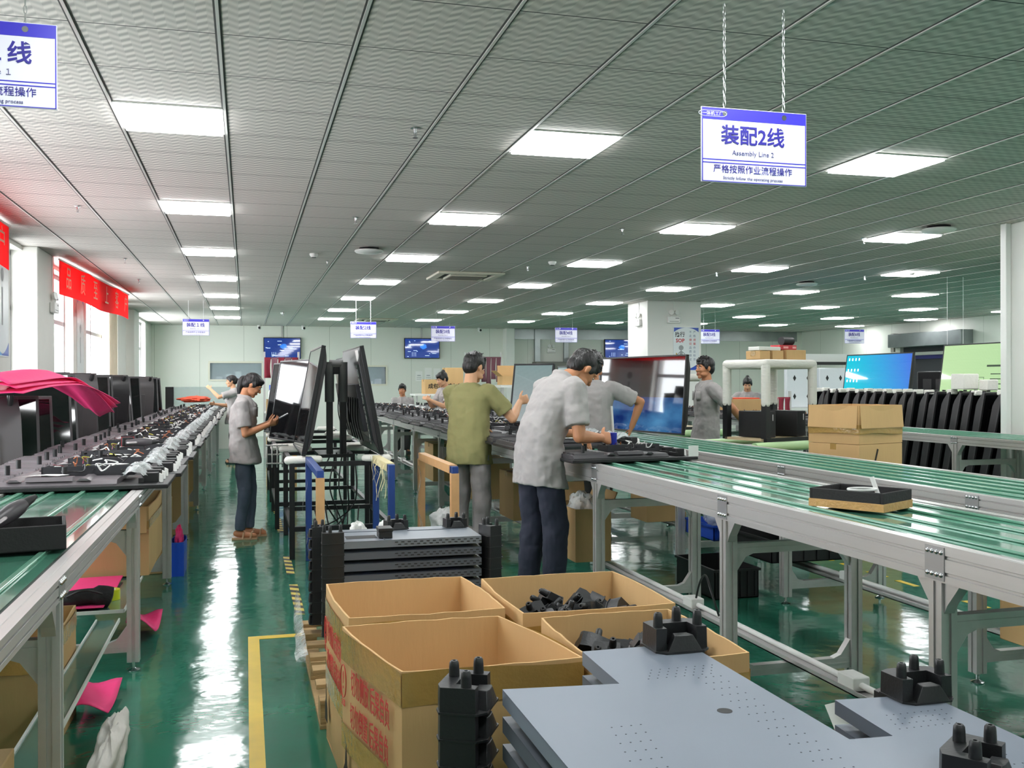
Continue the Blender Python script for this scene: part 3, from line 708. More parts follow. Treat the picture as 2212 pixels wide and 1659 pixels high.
GC = 'black corner blocks stacked on the sheets'
for nm, x, y, rz, z0, n in (('left back', .515, 2.33, R(62), zA - .06, 10), ('right back', 1.135, 2.47, 0, zA, 11), ('right near', 1.14, 1.1, PI, zA, 1), ('left near', .62, 1.1, PI, zA, 1)):
    for k in range(n): block((x, y, z0 - .062 * k) if k == 0 else (x, y + (.02 if nm != 'left back' else 0), z0 - .064 * k), rz, 'black corner block, %s down the %s column of the left foreground stack' % (ORD[k], nm), GC, scale=(1, 1, 1.06))
for nm, x, y, rz, n in (('right back', 1.70, 2.20, 0, 9), ('middle', 1.47, 1.72, R(35), 1)):
    for k in range(n): block((x, y + (.03 if k else 0), zB - .064 * k), rz, 'black corner block, %s down the %s column of the right foreground stack' % (ORD[k], nm), GC, scale=(1, 1, 1.06 if k else 1))
def pallet(label, x0, x1, y0, y1, h):
    t = thing('wooden_pallet', label, 'pallet', ((x0 + x1) / 2, (y0 + y1) / 2, 0)); hx, hy = (x1 - x0) / 2, (y1 - y0) / 2
    n = 7
    for i in range(n):
        y = -hy + .04 + (2 * hy - .08) * i / (n - 1); b = MB(); b.box(-hx, hx, y - .045, y + .045, h - .02, h); b.build('deck_board', WOOD, t, bevel=.002)
    for x in (-hx + .04, 0, hx - .04):
        b = MB(); b.box(x - .04, x + .04, -hy, hy, 0, .02); b.build('bottom_board', WOOD, t, bevel=.002)
        for y in (-hy + .07, 0, hy - .07):
            b = MB(); b.box(x - .038, x + .038, y - .065, y + .065, .02, h - .02); b.build('block', WOOD, t, bevel=.002)
    return t
pallet('rough wooden pallet under the stack of slotted metal sheets', .30, 1.32, 4.22, 5.66, .125)
pallet('low wooden pallet under the left foreground stack of metal sheets', .5, 1.19, 1.02, 2.5, .12)
pallet('low wooden pallet under the right foreground stack of metal sheets', 1.21, 1.76, 1.0, 2.25, .12)
# rear stack of slotted sheets
DKSHEETM = mat('darker_sheet_metal', (96, 102, 112), .4, metal=.2)
GR = 'slotted metal sheets on the wooden pallet'
for k in range(9):
    z = .665 - .058 * k
    t = sheet('slotted grey metal sheet on the wooden pallet, %s from the top' % ORD[k], [(.47, 5.02), (1.20, 5.02), (1.20, 5.43), (.40, 5.43), (.40, 5.1)], z, GR, .036, None, (), DKSHEETM if k else mat('pale_slotted_sheet', (128, 135, 144), .38, metal=.2))
    b = MB(); cx, cy = t.location.x, t.location.y
    for j in range(14):
        for rw in range(2):
            x = .74 + .033 * j + .016 * rw - cx; b.box(x, x + .016, 5.0165 - cy, 5.0185 - cy, -.014 - .012 * rw, -.010 - .012 * rw)
    b.build('slots', DARKGAP, t)
    if k == 0:
        b = MB(); b.box(.5 - cx, .66 - cx, 5.1 - cy, 5.2 - cy, .0002, .0012); b.build('cut_out', DARKGAP, t)
        b = MB(); b.box(.44 - cx, .78 - cx, 5.33 - cy, 5.336 - cy, .0, .003); b.box(.85 - cx, 1.15 - cx, 5.3 - cy, 5.306 - cy, 0, .003); b.box(.685 - cx, .69 - cx, 5.03 - cy, 5.25 - cy, 0, .004); b.build('pressed_line', mat('pressed_line_grey', (90, 96, 104), .4), t)
GC2 = 'black corner blocks of the rear stack'
for nm, x, y, rz, z0, n in (('near left', .425, 5.05, PI, .655, 9), ('far left', .375, 5.4, -PI / 2, .64, 9), ('near right', 1.262, 5.09, PI / 2 + .3, .655, 9)):
    for k in range(n): block((x, y, z0 - .0585 * k), rz, 'black corner block, %s down the %s column of the rear stack' % (ORD[k], nm), GC2, scale=(.72, .72, .97) if nm != 'near right' else (.8, .8, .97))
block((.80, 5.39, .667), .2, 'black corner block on the far edge of the rear stack, left one', GC2, scale=.8)
block((1.13, 5.37, .667), .1, 'black corner block on the far edge of the rear stack, right one', GC2, scale=.8)
t = thing('spacer_block', 'small dark double spacer block standing on the rear metal sheet', 'block', (.70, 5.12, .666), 0)
b = MB(); b.box(-.035, .035, -.05, .05, 0, .033); b.build('body', BLKB, t, bevel=.003)
b = MB(); b.box(-.038, .038, -.053, .053, .033, .052); b.build('cap', BLKB, t, bevel=.003)
# loose blocks in the two cartons
r = random.Random(11); GL = 'loose black corner blocks in the cartons'
for bi, (x0, x1, y0, y1, nm) in enumerate(((1.06, 1.46, 3.50, 3.94, 'far'), (1.11, 1.40, 2.82, 3.22, 'near'))):
    for k in range(38):
        lay = (k // 10) if k < 20 else 1
        x, y = r.uniform(x0 + .02, x1 - .0), r.uniform(y0, y1); z = .40 + .06 * lay
        if nm == 'far' and k >= 20: x, y = r.uniform(1.10, 1.45), r.uniform(3.56, 3.9); z = .475 + r.uniform(0, .05)
        if nm == 'near' and k >= 20: x, y = r.uniform(1.15, 1.42), r.uniform(2.86, 3.2); z = .49 + r.uniform(0, .06)
        block((x, y, z), 0, 'loose black corner block in the %s heap of blocks, one of a tangle' % nm, GL + ' ' + nm, (r.uniform(-1.5, 1.5), r.uniform(-1.2, 1.2), r.uniform(0, 6.28)))
    b = MB(); b.box(x0 - .03, x1 + .04, y0 - .04, y1 + .03, .01, .40); tag(b.build('block_heap', BLKB), 'dark bed of buried corner blocks inside the %s open carton' % nm, 'corner blocks', None, 'stuff')
b = MB(); r = random.Random(4)
b.grid(lambda u, v: V((.285 - .035 * math.sin(PI * v) * (.5 + u) - .02 * abs(noise.noise(V((u * 7, v * 9, 2)))), 5.72 - .95 * u, .13 + .17 * v * (1 - .75 * u) + .02 * noise.noise(V((u * 8, v * 4, 7))))), 24, 8)
tag(b.build('plastic_film', CLEAR, smooth=60), 'crumpled clear plastic film hanging off the pallet edge', 'plastic film')

# ------------------------------------------------------------------ trays on the belts, tools
def tray(label, c, rz, wx, wy, h, band=None):
    t = thing('foam_tray', label, 'tray', c, rz); BF = mat('black_foam', (38, 37, 38), .85, bump=.1, bs=80)
    b = MB(); th = .012
    for q in ((-wx, wx, -wy, -wy + th), (-wx, wx, wy - th, wy), (-wx, -wx + th, -wy + th, wy - th), (wx - th, wx, -wy + th, wy - th)): b.box(*q, 0, h)
    b.box(-wx, wx, -wy, wy, 0, .008); b.build('tray_body', BF, t, bevel=.003)
    if band:
        b = MB()
        for q in ((-wx - .002, wx + .002, -wy - .002, -wy), (-wx - .002, wx + .002, wy, wy + .002), (-wx - .002, -wx, -wy, wy), (wx, wx + .002, -wy, wy)): b.box(*q, 0, band)
        b.build('paper_band', mat('brown_band_tape', (196, 150, 92), .4, var=.1, vs=30, bump=.2, bs=60), t)
    return t
tr = tray('black foam parts tray with a brown taped base on the right belt', (2.445, 3.51, .961), R(28), .125, .16, .075, .032)
b = MB(); b.tube([V((2.44 + .06 * math.cos(a), 3.49 + .045 * math.sin(a), 1.034)) for a in [2 * PI * i / 30 for i in range(31)]], .005, 6)
tag(b.build('cable_loop', mat('white_cable', (228, 230, 226), .4), smooth=60), 'loop of white cable lying on the black parts tray', 'cable')
t = thing('pen', 'white marker pen standing in the black parts tray', 'pen', (2.53, 3.49, .975)); b = MB(); b.cyl((0, 0, 0), (-.022, .02, .085), .009); b.build('barrel', WPLAST, t, smooth=40); b = MB(); b.cyl((-.022, .02, .085), (-.027, .0245, .105), .0095); b.build('cap', WPLAST, t, smooth=40)
p = gz(20, 1215, .961)
tray('dark foam tray holding a cordless driver on the left belt', (-.80, 3.70, .912), R(10), .19, .13, .085)
def driver(label, loc, rot):
    t = thing('cordless_driver', label, 'power tool', loc); t.rotation_euler = rot
    b = MB(); b.tube(bent([(-.09, 0, .0), (-.05, 0, .0), (.03, 0, 0), (.08, 0, 0)], 4), [.02, .02, .021, .022, .023, .026, .028, .03, .03, .028, .026, .022, .02], 14); b.build('motor_housing', mat('tool_grey', (70, 66, 70), .4), t, smooth=40)
    b = MB(); b.tube([(.08, 0, 0), (.11, 0, 0), (.13, 0, 0)], [.018, .014, .008], 12); b.build('chuck', BLACK, t, smooth=40)
    b = MB(); b.tube([(-.05, 0, -.01), (-.065, 0, -.07), (-.07, 0, -.12)], [.017, .016, .019], 12); b.build('grip', BLACK, t, smooth=40)
    b = MB(); b.box(-.11, -.03, -.033, .033, -.15, -.115); b.build('battery', BLACK, t, bevel=.008)
    b = MB(); b.box(-.112, -.028, -.0335, .0335, -.128, -.122); b.build('red_stripe', mat('tool_red', (196, 44, 52), .4), t)
    b = MB(); b.tube([V((-.05 + .035 * math.cos(a), .0, .012 + .02 * math.sin(a))) for a in [2 * PI * i / 16 for i in range(17)]], .007, 6); b.build('silver_trim', mat('tool_silver', (178, 170, 172), .3, .4), t, smooth=50)
    return t
driver('grey and black cordless driver lying in the tray at the left edge', (-.80, 3.72, 1.02), (R(75), R(-25), R(50)))
driver('black cordless driver lying on the display shells of the leftmost line', (-.72, 7.3, 1.06), (R(90), 0, R(10)))
# ------------------------------------------------------------------ cartons and clutter under the lines
GU = 'cartons under the leftmost line'
open_box('open brown carton with a bent flap under the leftmost line', -1.15, -.575, 6.35, 7.3, .30, .72, GU, ((.75, .05),), 21, KRAFT2, flaps=(('-y', 165, .16),))
open_box('tall olive carton with torn flaps behind the nearest left leg', -1.2, -.74, 4.0, 4.75, .0, .48, GU, ((.9, .07),), 22, KRAFT2, flaps=(('-y', 60, .14),))
def shut_box(label, x0, x1, y0, y1, z0, z1, group=None, m=None, rz=0, seam='x', marks=False):
    t = thing('cardboard_box', label, 'box', ((x0 + x1) / 2, (y0 + y1) / 2, z0), rz, group); hx, hy, h = (x1 - x0) / 2, (y1 - y0) / 2, z1 - z0
    b = MB(); b.box(-hx, hx, -hy, hy, 0, h); b.build('carton_body', m or KRAFT, t, bevel=.004)
    b = MB()
    if seam == 'x': b.box(-hx - .001, hx + .001, -.03, .03, h - .05, h + .001)
    else: b.box(-.03, .03, -hy - .001, hy + .001, h - .05, h + .001)
    b.build('packing_tape', TAPE, t)
    b = MB(); b.box(-hx + .002, hx - .002, -.0012, .0012, h, h + .0012) if seam == 'x' else b.box(-.0012, .0012, -hy + .002, hy - .002, h, h + .0012); b.build('flap_seam', BLKINK, t)
    return t
shut_box('flat carton at the bottom left corner, upper of two', -1.16, -.64, 2.45, 3.06, .30, .44, GU, KRAFT2)
shut_box('flat carton at the bottom left corner, lower of two', -1.18, -.62, 2.45, 3.08, .0, .295, GU, KRAFT2)
shut_box('small carton with a white label in the bottom left corner', -1.1, -.60, 1.75, 2.38, .0, .26, GU, KRAFT)
shut_box('carton under the leftmost line behind the open flap box', -1.1, -.6, 8.0, 8.7, .0, .52, GU, KRAFT2)
shut_box('tall carton in a grey frame far under the leftmost line', -1.1, -.58, 10.0, 10.8, .0, .62, GU, KRAFT2)
shut_box('carton far under the leftmost line beyond the grey frame', -1.1, -.58, 12.2, 13.0, .0, .55, GU, KRAFT)
FR = mat('grey_shelf_edge', (168, 172, 172), .4, .3)
SHB = mat('green_tinted_board', (92, 132, 120), .15, coat=.5)
for k, (y0, y1) in enumerate(((3.2, 5.25), (5.45, 7.45))):
    t = thing('shelf_board', 'glossy green-tinted shelf board under the leftmost line, %s from the camera' % ORD[k], 'shelf', (-.9, (y0 + y1) / 2, .285), 0, 'shelf boards under the leftmost line')
    z = .0
    xa = .18 if k == 0 else -.28; b = MB(); L = (y1 - y0) / 2; b.box(xa, .28, -L, L, -.004, .004); b.build('panel', SHB, t)
    b = MB(); b.box(.28, .287, -L, L, -.006, .012); b.box(xa - .007, xa, -L, L, -.006, .012); b.box(xa, .28, -L - .006, -L, -.006, .012); b.build('edge_strip', mat('white_edge', (214, 218, 214), .4), t)
    if k < 1: pass
b = MB(); b.grid(lambda u, v: V((-1.17 + .45 * u, 5.47 + .85 * v, .297 + .008 * (1 + math.sin(6 * v + 2 * u)))), 6, 14)
o = b.build('foam_sheet', PINK, solid=.006); tag(o, 'pink foam sheet lying on the shelf board under the left line', 'foam sheet')
for k, (q, l) in enumerate((((-.66, 4.55, .1), 'pink foam sheet hanging below the near shelf board'), ((-.58, 5.9, .17), 'crumpled pink foam sheet sticking out beside the second left leg'))):
    b = MB(); b.grid(lambda u, v: V((q[0] + .16 * (u - .5), q[1] + .5 * v, .02 + q[2] * (.6 + .4 * math.sin(4 * v + 3 * u)) * (1 - .6 * u))), 6, 10); tag(b.build('foam_sheet', PINK, smooth=60, solid=.004), l, 'foam sheet')
t = thing('tape_roll', 'bright yellow tape roll standing on the left shelf board', 'tape roll', (-.72, 5.75, .29)); b = MB(); b.lathe([(.028, 0), (.05, 0), (.05, .055), (.028, .055), (.028, 0)], (0, 0, 0), 28); b.build('tape', mat('lime_tape', (206, 214, 40), .3), t, smooth=40)
b = MB(); b.lathe([(.025, 0), (.0278, 0), (.0278, .055), (.025, .055), (.025, 0)], (0, 0, 0), 28); b.build('cardboard_core', PAPER, t, smooth=40)
t = thing('black_bag', 'black zip bag slumped on the left shelf board', 'bag', (-.83, 5.55, .29), .2); b = MB(); b.tube(bent([(-.2, 0, .03), (-.1, .0, .05), (0, 0, .06), (.09, 0, .055), (.14, 0, .04)], 4), [.025] * 5 + [.045] * 6 + [.06] * 5 + [.03], 12); b.build('body', mat('black_nylon', (22, 22, 24), .7, bump=.4, bs=25), t, smooth=60)
b = MB(); b.tube(bent([(-.08, -.05, .08), (0, -.07, .11), (.09, -.05, .08)], 6), .006, 6); b.build('strap', BLACK, t)
b = MB(); r = random.Random(2)
def bag_blob(name, label, cat, c, rx, ry, rz_, m, seed):
    b = MB()
    def f(u, v):
        a = 2 * PI * u; e = PI * (v - .5); n_ = 1 + .35 * noise.noise(V((math.cos(a) * 2 + seed, math.sin(a) * 2, e * 2))) + .12 * noise.noise(V((math.cos(a) * 7, math.sin(a) * 7 + seed, e * 6)))
        return V((c[0] + rx * math.cos(e) * math.cos(a) * n_, c[1] + ry * math.cos(e) * math.sin(a) * n_, max(c[2] - rz_ + .001, c[2] + rz_ * math.sin(e) * n_)))
    b.grid(f, 36, 22); return tag(b.build(name, m, smooth=60), label, cat)
BAGB = mat('glossy_black_film', (18, 18, 19), .15, spec=.8)
bag_blob('rubbish_bag', 'glossy black plastic bag on top of the carton under the left line', 'bag', (-.86, 6.85, .70), .16, .18, .09, BAGB, 4)
t, *_ = open_box('small blue plastic bin beside the left line on the floor', -.55, -.46, 7.85, 8.2, .0, .26, None, False, 31, BLUEPL)
t.name = 'plastic_bin'; t['category'] = 'bin'; kids(t)[0].name = 'bin_body'
bag_blob('plastic_bag', 'pink plastic bag stuffed in the small blue bin', 'bag', (-.505, 8.03, .27), .03, .09, .09, PINK, 9)

bag_blob('dust_cloth', 'dusty white cloth slipping off the shelf onto the floor', 'cloth', (-.505, 4.0, .075), .055, .42, .074, mat('dusty_white_cloth', (190, 188, 182), .8, var=.12, vs=6, bump=.4, bs=9), 6)
# under the right lines
open_box('big open carton under the right belt beside the bending man', 2.18, 2.44, 6.35, 6.85, .235, .60, None, False, 41, KRAFT2, flaps=(('+y', 15, .14), ('+x', 25, .12)))
bag_blob('plastic_bag', 'clear bag of parts above the open carton under the right belt', 'bag', (2.31, 6.6, .56), .09, .18, .12, CLEAR, 13)
t = shut_box('carton with printed handling symbols far under the right belts', 3.40, 3.78, 7.98, 8.35, .235, .62, None, KRAFT2)
b = MB()
for k in range(3):
    x = -.10 + .085 * k
    for q in ((x, x + .06, .22, .224), (x, x + .06, .276, .28), (x, x + .004, .22, .28), (x + .056, x + .06, .22, .28)): b.box(q[0], q[1], -.1865, -.1845, q[2], q[3])
b.prism([(-.09, .265), (-.05, .265), (-.068, .245), (-.068, .235), (-.055, .23), (-.085, .23), (-.072, .235), (-.072, .245)], .001, M.Translation((0, -.186, 0)) @ M.Rotation(PI / 2, 4, 'X'))
b.build('handling_symbols', BLKINK, t)
shut_box('orange-brown carton at the right edge under the far belt', 3.5, 4.1, 3.3, 3.92, .235, .56, None, KRAFT)
def crate(label, x0, x1, y0, y1, z0, h, m, cat='crate'):
    t = thing('plastic_crate', label, cat, ((x0 + x1) / 2, (y0 + y1) / 2, z0)); hx, hy = (x1 - x0) / 2, (y1 - y0) / 2
    b = MB()
    for q in ((-hx, hx, -hy, -hy + .006), (-hx, hx, hy - .006, hy), (-hx, -hx + .006, -hy, hy), (hx - .006, hx, -hy, hy)): b.box(*q, 0, h)
    b.box(-hx, hx, -hy, hy, 0, .006); b.build('crate_body', m, t)
    b = MB()
    for q in ((-hx - .012, hx + .012, -hy - .012, -hy + .004), (-hx - .012, hx + .012, hy - .004, hy + .012), (-hx - .012, -hx + .004, -hy, hy), (hx - .004, hx + .012, -hy, hy)): b.box(*q, h - .016, h)
    for k in range(6):
        x = -hx + 2 * hx * (k + .5) / 6; b.box(x - .003, x + .003, -hy - .008, -hy, .01, h - .016)
    b.build('rim', m, t)
    return t
crate('blue plastic crate beneath the second right belt', 3.5, 3.85, 6.9, 7.4, .235, .12, BLUEPL)
crate('black slatted crate beneath the second right belt, left of the cardboard', 3.45, 4.05, 5.95, 6.7, .235, .16, BLACK)
crate('low black crate resting on the floor below the second belt', 3.05, 3.38, 6.0, 6.6, .002, .2, BLACK)
bag_blob('plastic_bag', 'white translucent bag in the blue crate under the belts', 'bag', (3.66, 7.1, .37), .11, .15, .1, CLEAR, 17)
bag_blob('plastic_bag', 'white crumpled foam bag on the floor behind the blue frame', 'bag', (1.85, 9.2, .13), .14, .2, .13, mat('white_film', (226, 226, 224), .4, bump=.4, bs=20), 21)
for k, (x, y, w_, d, h, l) in enumerate(((2.3, 8.4, .35, .5, .5, 'wrapped carton with a white strap under the line behind the olive shirt'), (2.3, 10.0, .4, .6, .5, 'dark carton under the line left of the olive shirt'), (2.25, 12.0, .4, .6, .55, 'carton deep under the centre line'))):
    shut_box(l, x, x + w_, y, y + d, .235, .235 + h * .85, None, KRAFT2)
b = MB(); b.cyl((2.02, 8.6, .071), (1.98, 8.95, .071), .07, n=18); tag(b.build('roll_of_film', mat('grey_roll', (150, 148, 142), .5), smooth=40), 'long grey roll lying beside the centre line', 'roll')
b = MB(); b.box(1.52, 1.545, 2.95, 3.55, .0, .012); b.build('metal_strip', BLKMET)
bpy.data.objects['metal_strip'].name = 'steel_strip'; tag(bpy.data.objects['steel_strip'], 'dark steel strip on the floor beside the near cartons', 'strip')
p = gz(1700, 1485, .2)
b = MB(); 
for k in range(3): b.grid(lambda u, v: V((2.14 + .07 * u + .02 * k * v, 3.3 - .09 * v + .02 * u, .235 - .10 * v - .015 * k * v)), 2, 3)
tag(b.build('paper_tag', PAPER, solid=.0008), 'folded white paper tag hanging from the cable tray', 'paper tag')
b = MB(); b.tube(bent([(2.44, 4.75, .22), (2.42, 4.8, .34), (2.46, 4.95, .40), (2.5, 5.1, .33), (2.5, 5.15, .23)], 6), .006, 6); tag(b.build('power_cord', BLACK, smooth=60), 'black power cord looping up from the floor trunking', 'cord')

# cartons stacked beyond the second belt
GP = 'cartons stacked behind the second right belt'
for k, (lab) in enumerate(('topmost carton, taped and half open, of the stack beyond the belts', 'second carton from the top of the stack beyond the belts', 'third carton from the top of the stack beyond the belts', 'bottom carton of the stack beyond the belts')):
    z1 = 1.27 - .325 * k
    if k == 0:
        t, *_ = open_box(lab, 4.80, 5.38, 7.12, 7.64, z1 - .322, z1, GP, ((.38, .08),), 51, flaps=(('-y', 175, .19), ('-x', 175, .19))); t.rotation_euler.z = R(18)
    else:
        t = shut_box(lab, 4.80, 5.38, 7.12, 7.64, max(0, z1 - .322), z1, GP, KRAFT, R(18), 'x')
        if k == 1:
            b = MB(); b.bar((-.08, -.262, .18), (-.045, -.262, .28), .02, .002, V((0, 1, 0))); b.bar((.07, -.262, .07), (.1, -.262, .15), .003, .002, V((0, 1, 0))); b.bar((.1, -.262, .15), (.15, -.262, .07), .003, .002, V((0, 1, 0))); b.build('printed_mark', BLKINK, t)
# ------------------------------------------------------------------ upright displays in rows
SHELLB = mat('black_display_shell', (48, 46, 48), .3, bump=.04, bs=150)
SHELLGR = mat('grey_display_shell', (84, 80, 82), .4)
def upright_proto(bright):
    t = thing('upright_display', 'x', 'display'); W, H = .35, 1.22
    prof = [(.006, 0), (.006, H), (.03, H), (.045, H - .01), (.10, H - .11), (.118, H - .17), (.118, .12), (.06, .03), (.03, 0)]
    b = MB(); b.loft([[V((x, p[0], p[1])) for p in prof] for x in (-W, W)]); b.build('back_housing', SHELLB if not bright else SHELLGR, t, bevel=.004)
    b = MB(); b.box(-W - .008, W + .008, -.004, .016, -.008, H + .008); b.build('bezel', mat('graphite_edge', (66, 64, 66), .3, .3), t, bevel=.003)
    b = MB(); b.box(-W + .015, W - .015, -.006, -.004, .02, H - .02); b.build('screen', GLASS_SCR, t)
    for s in (-1, 1):
        b = MB(); b.tube([V((s * (W - .06), .05, H - .06)), V((s * (W - .06), .085, H - .03)), V((s * (W - .06), .09, H + .01))], .022, 10); b.build('top_bumper', SHELLB, t, smooth=40)
    b = MB(); b.box(-.2, .2, .118, .136, .35, .95); b.build('service_cover', SHELLGR if bright else SHELLB, t, bevel=.004)
    b = MB(); b.box(.1, .16, .136, .14, .5, .85); b.build('dark_slot', BLACK, t)
    b = MB()
    for k in range(9): b.box(W + .0005, W + .002, .05, .07, .18 + .11 * k, .24 + .11 * k)
    b.build('side_ports', mat('silver_ports', (140, 140, 142), .35, .6) if bright else BLACK, t)
    return t
UA = upright_proto(0); UB = upright_proto(1)
GL2 = 'upright displays stored along the windows'
ys = [7.55, 8.15, 8.75, 9.55, 10.1, 10.75, 11.5, 12.2, 12.9, 13.6, 14.4, 15.2, 16.1, 17, 18, 19.1, 20.2]
for k, y in enumerate(ys):
    hi = k >= 3; pr = UB if k in (0, 4, 5, 13, 15) else UA
    z = .36 if hi else .16; lb = 'upright dark display leaning beside the windows, %s from the near end' % ORD[k]
    loc = (-1.86 + rnd.uniform(-.03, .03), y, z)
    if k == 0: UB.location = loc; UB.rotation_euler = (R(9), 0, R(205)); tag(UB, lb, None, GL2)
    elif k == 1: UA.location = loc; UA.rotation_euler = (R(-8), 0, R(22)); tag(UA, lb, None, GL2)
    else: dup(pr, loc, (R(rnd.uniform(-11, -7)), 0, R(rnd.uniform(16, 27) + (180 if k % 4 == 1 else 0))), lb, GL2)
t = thing('storage_bench', 'long low black steel bench carrying the upright displays by the windows', 'bench', (-1.86, 13.9, 0))
b = MB(); b.box(-.34, .34, -6.7, -4.6, .09, .14); b.box(-.34, .34, -4.6, 6.9, .29, .34); b.build('bench_top', BLKMET, t)
for y in (-6.5, -4.5, -2, .5, 3, 5.5, 6.8):
    for x in (-.3, .3): b = MB(); b.box(x - .02, x + .02, y - .02, y + .02, 0, .09 if y < -4.6 else .29); b.build('leg', BLKMET, t)
b = MB()
def sheet_pt(u, v, k):
    c = V((-1.78, 7.5, 1.43)).lerp(V((-1.22, 9.2, 1.43)), u); w_ = .30 * (1 - .45 * u) * (1 - .12 * k); n = V((.97, -.24, 0))
    p = c + n * (v - .5) * 2 * w_ + V((.0, -.05 * k, 0))
    p.z += .09 * math.sin(PI * u * .9) + .045 * k * (1 - u) - .30 * max(0, u - .55) ** 1.3 * (1.0 + .35 * k) * (1.4 - .5 * abs(v - .5)) + .018 * math.sin(8 * v + 5 * u + k) - .10 * max(0, v - .6)
    return p
for k in range(3): b.grid(lambda u, v: sheet_pt(u, v, k), 26, 10)
tag(b.build('foam_sheet', PINK, smooth=60, solid=.004), 'bright pink folded foam sheet draped over the near upright displays', 'foam sheet')
bag_blob('cloth_bundle', 'white cloth bundle on top of the nearest upright display', 'cloth', (-1.75, 7.6, 1.47), .14, .1, .05, mat('white_cloth', (236, 236, 234), .8), 3)
GR2 = 'row of leaning black displays behind the far conveyor'
y, k = 9.0, 0
while y < 13.2:
    lb = 'black display leaning in the dense row on the right, %s from the white pillar' % ORD[k]
    dup(UA, (8.52, y, .14), (R(13 + rnd.uniform(-2, 2)), 0, R(rnd.uniform(-3, 3))), lb, GR2)
    if k % 2 == 0 or k > 8:
        b = MB(); b.box(-.05, .05, -.055, .03, 0, .06); o = b.build('foam_block', FOAM, bevel=.012); o.location = (8.23, y - .235, 1.3 + rnd.uniform(0, .02))
        tag(o, 'white foam block capping the leaning black displays, %s from the white pillar' % ORD[k], 'foam block', 'white foam caps on the leaning displays')
    y += .205; k += 1
for (x, y, z, s, l) in ((8.3, 9.85, 1.37, .11, 'larger white foam box on top of the leaning displays'), (8.42, 9.6, 1.36, .075, 'smaller white foam box beside the larger one on the displays')):
    b = MB(); b.box(-s, s, -s, s, 0, s * 1.7); o = b.build('foam_box', FOAM, bevel=.012); o.location = (x, y, z); tag(o, l, 'foam box')

t = thing('storage_bench', 'low black bench under the dense row of leaning displays', 'bench', (8.55, 11.1, 0)); b = MB(); b.box(-.4, .4, -2.3, 2.4, .09, .138); b.build('bench_top', BLKMET, t)
for y in (-2.2, 0, 2.3):
    for x in (-.35, .35): b = MB(); b.box(x - .02, x + .02, y - .02, y + .02, 0, .09); b.build('leg', BLKMET, t)
t = thing('display_bench', 'grey bench carrying the two tall lit displays', 'bench', (9.25, 11.85, 0)); b = MB(); b.box(-.16, .25, -2.2, 2.0, .93, .975); b.build('bench_top', BLKMET, t)
for y in (-2.1, 0, 1.9):
    for x in (-.12, .2): b = MB(); b.box(x - .02, x + .02, y - .02, y + .02, 0, .93); b.build('leg', BLKMET, t)
# ------------------------------------------------------------------ big landscape displays (width along local x, facing -y)
def screen_mat(name, kind):
    if name in _m: return _m[name]
    m = mat(name, (10, 10, 12), .03, spec=.8, coat=.3)
    nt, N, MA, B = nodes(m); tc = N('ShaderNodeTexCoord'); sp = N('ShaderNodeSeparateXYZ'); nt.links.new(tc.outputs['Generated'], sp.inputs[0])
    cr = N('ShaderNodeValToRGB'); e = cr.color_ramp.elements
    if kind == 'desktop':
        e[0].color = lin((20, 190, 214)); e[1].color = lin((70, 110, 214)); e[0].position = .25; f = MA('ADD', MA('MULTIPLY', sp.outputs[0], .8), MA('MULTIPLY', sp.outputs[2], .2)); st = .95
    elif kind == 'sky':
        n = N('ShaderNodeTexNoise'); n.inputs['Scale'].default_value = 2.2; n.inputs['Detail'].default_value = 5; nt.links.new(tc.outputs['Generated'], n.inputs[0])
        e[0].color = lin((12, 46, 120)); e[1].color = lin((90, 160, 214)); e[0].position = .42; e[1].position = .75; f = n.outputs[0]; st = MA('MULTIPLY', MA('LESS_THAN', sp.outputs[2], .46), .55)
    elif kind == 'green':
        e[0].color = lin((188, 222, 166)); e[1].color = lin((176, 212, 158)); f = sp.outputs[0]; st = .9
    elif kind == 'map':
        n = N('ShaderNodeTexNoise'); n.inputs['Scale'].default_value = 3.5; n.inputs['Detail'].default_value = 6; nt.links.new(tc.outputs['Generated'], n.inputs[0])
        dx = MA('SUBTRACT', sp.outputs[0], .52); dz = MA('SUBTRACT', sp.outputs[2], .55); d2 = MA('ADD', MA('MULTIPLY', MA('MULTIPLY', dx, dx), 1.6), MA('MULTIPLY', dz, dz))
        f = MA('ADD', MA('SUBTRACT', n.outputs[0], MA('MULTIPLY', d2, 9)), .12)
        e[0].color = lin((22, 50, 120)); e[1].color = lin((44, 120, 235)); e[0].position = .42; e[1].position = .5; st = 1.2
    elif kind == 'pale':
        e[0].color = lin((196, 208, 210)); e[1].color = lin((160, 190, 190)); f = sp.outputs[2]; st = .45  # pale reflection put into the screen as a soft glow
    nt.links.new(f, cr.inputs[0]); nt.links.new(cr.outputs[0], B.inputs['Emission Color']); (nt.links.new(st, B.inputs['Emission Strength']) if not isinstance(st, float) else setattr(B.inputs['Emission Strength'], 'default_value', st))
    return m
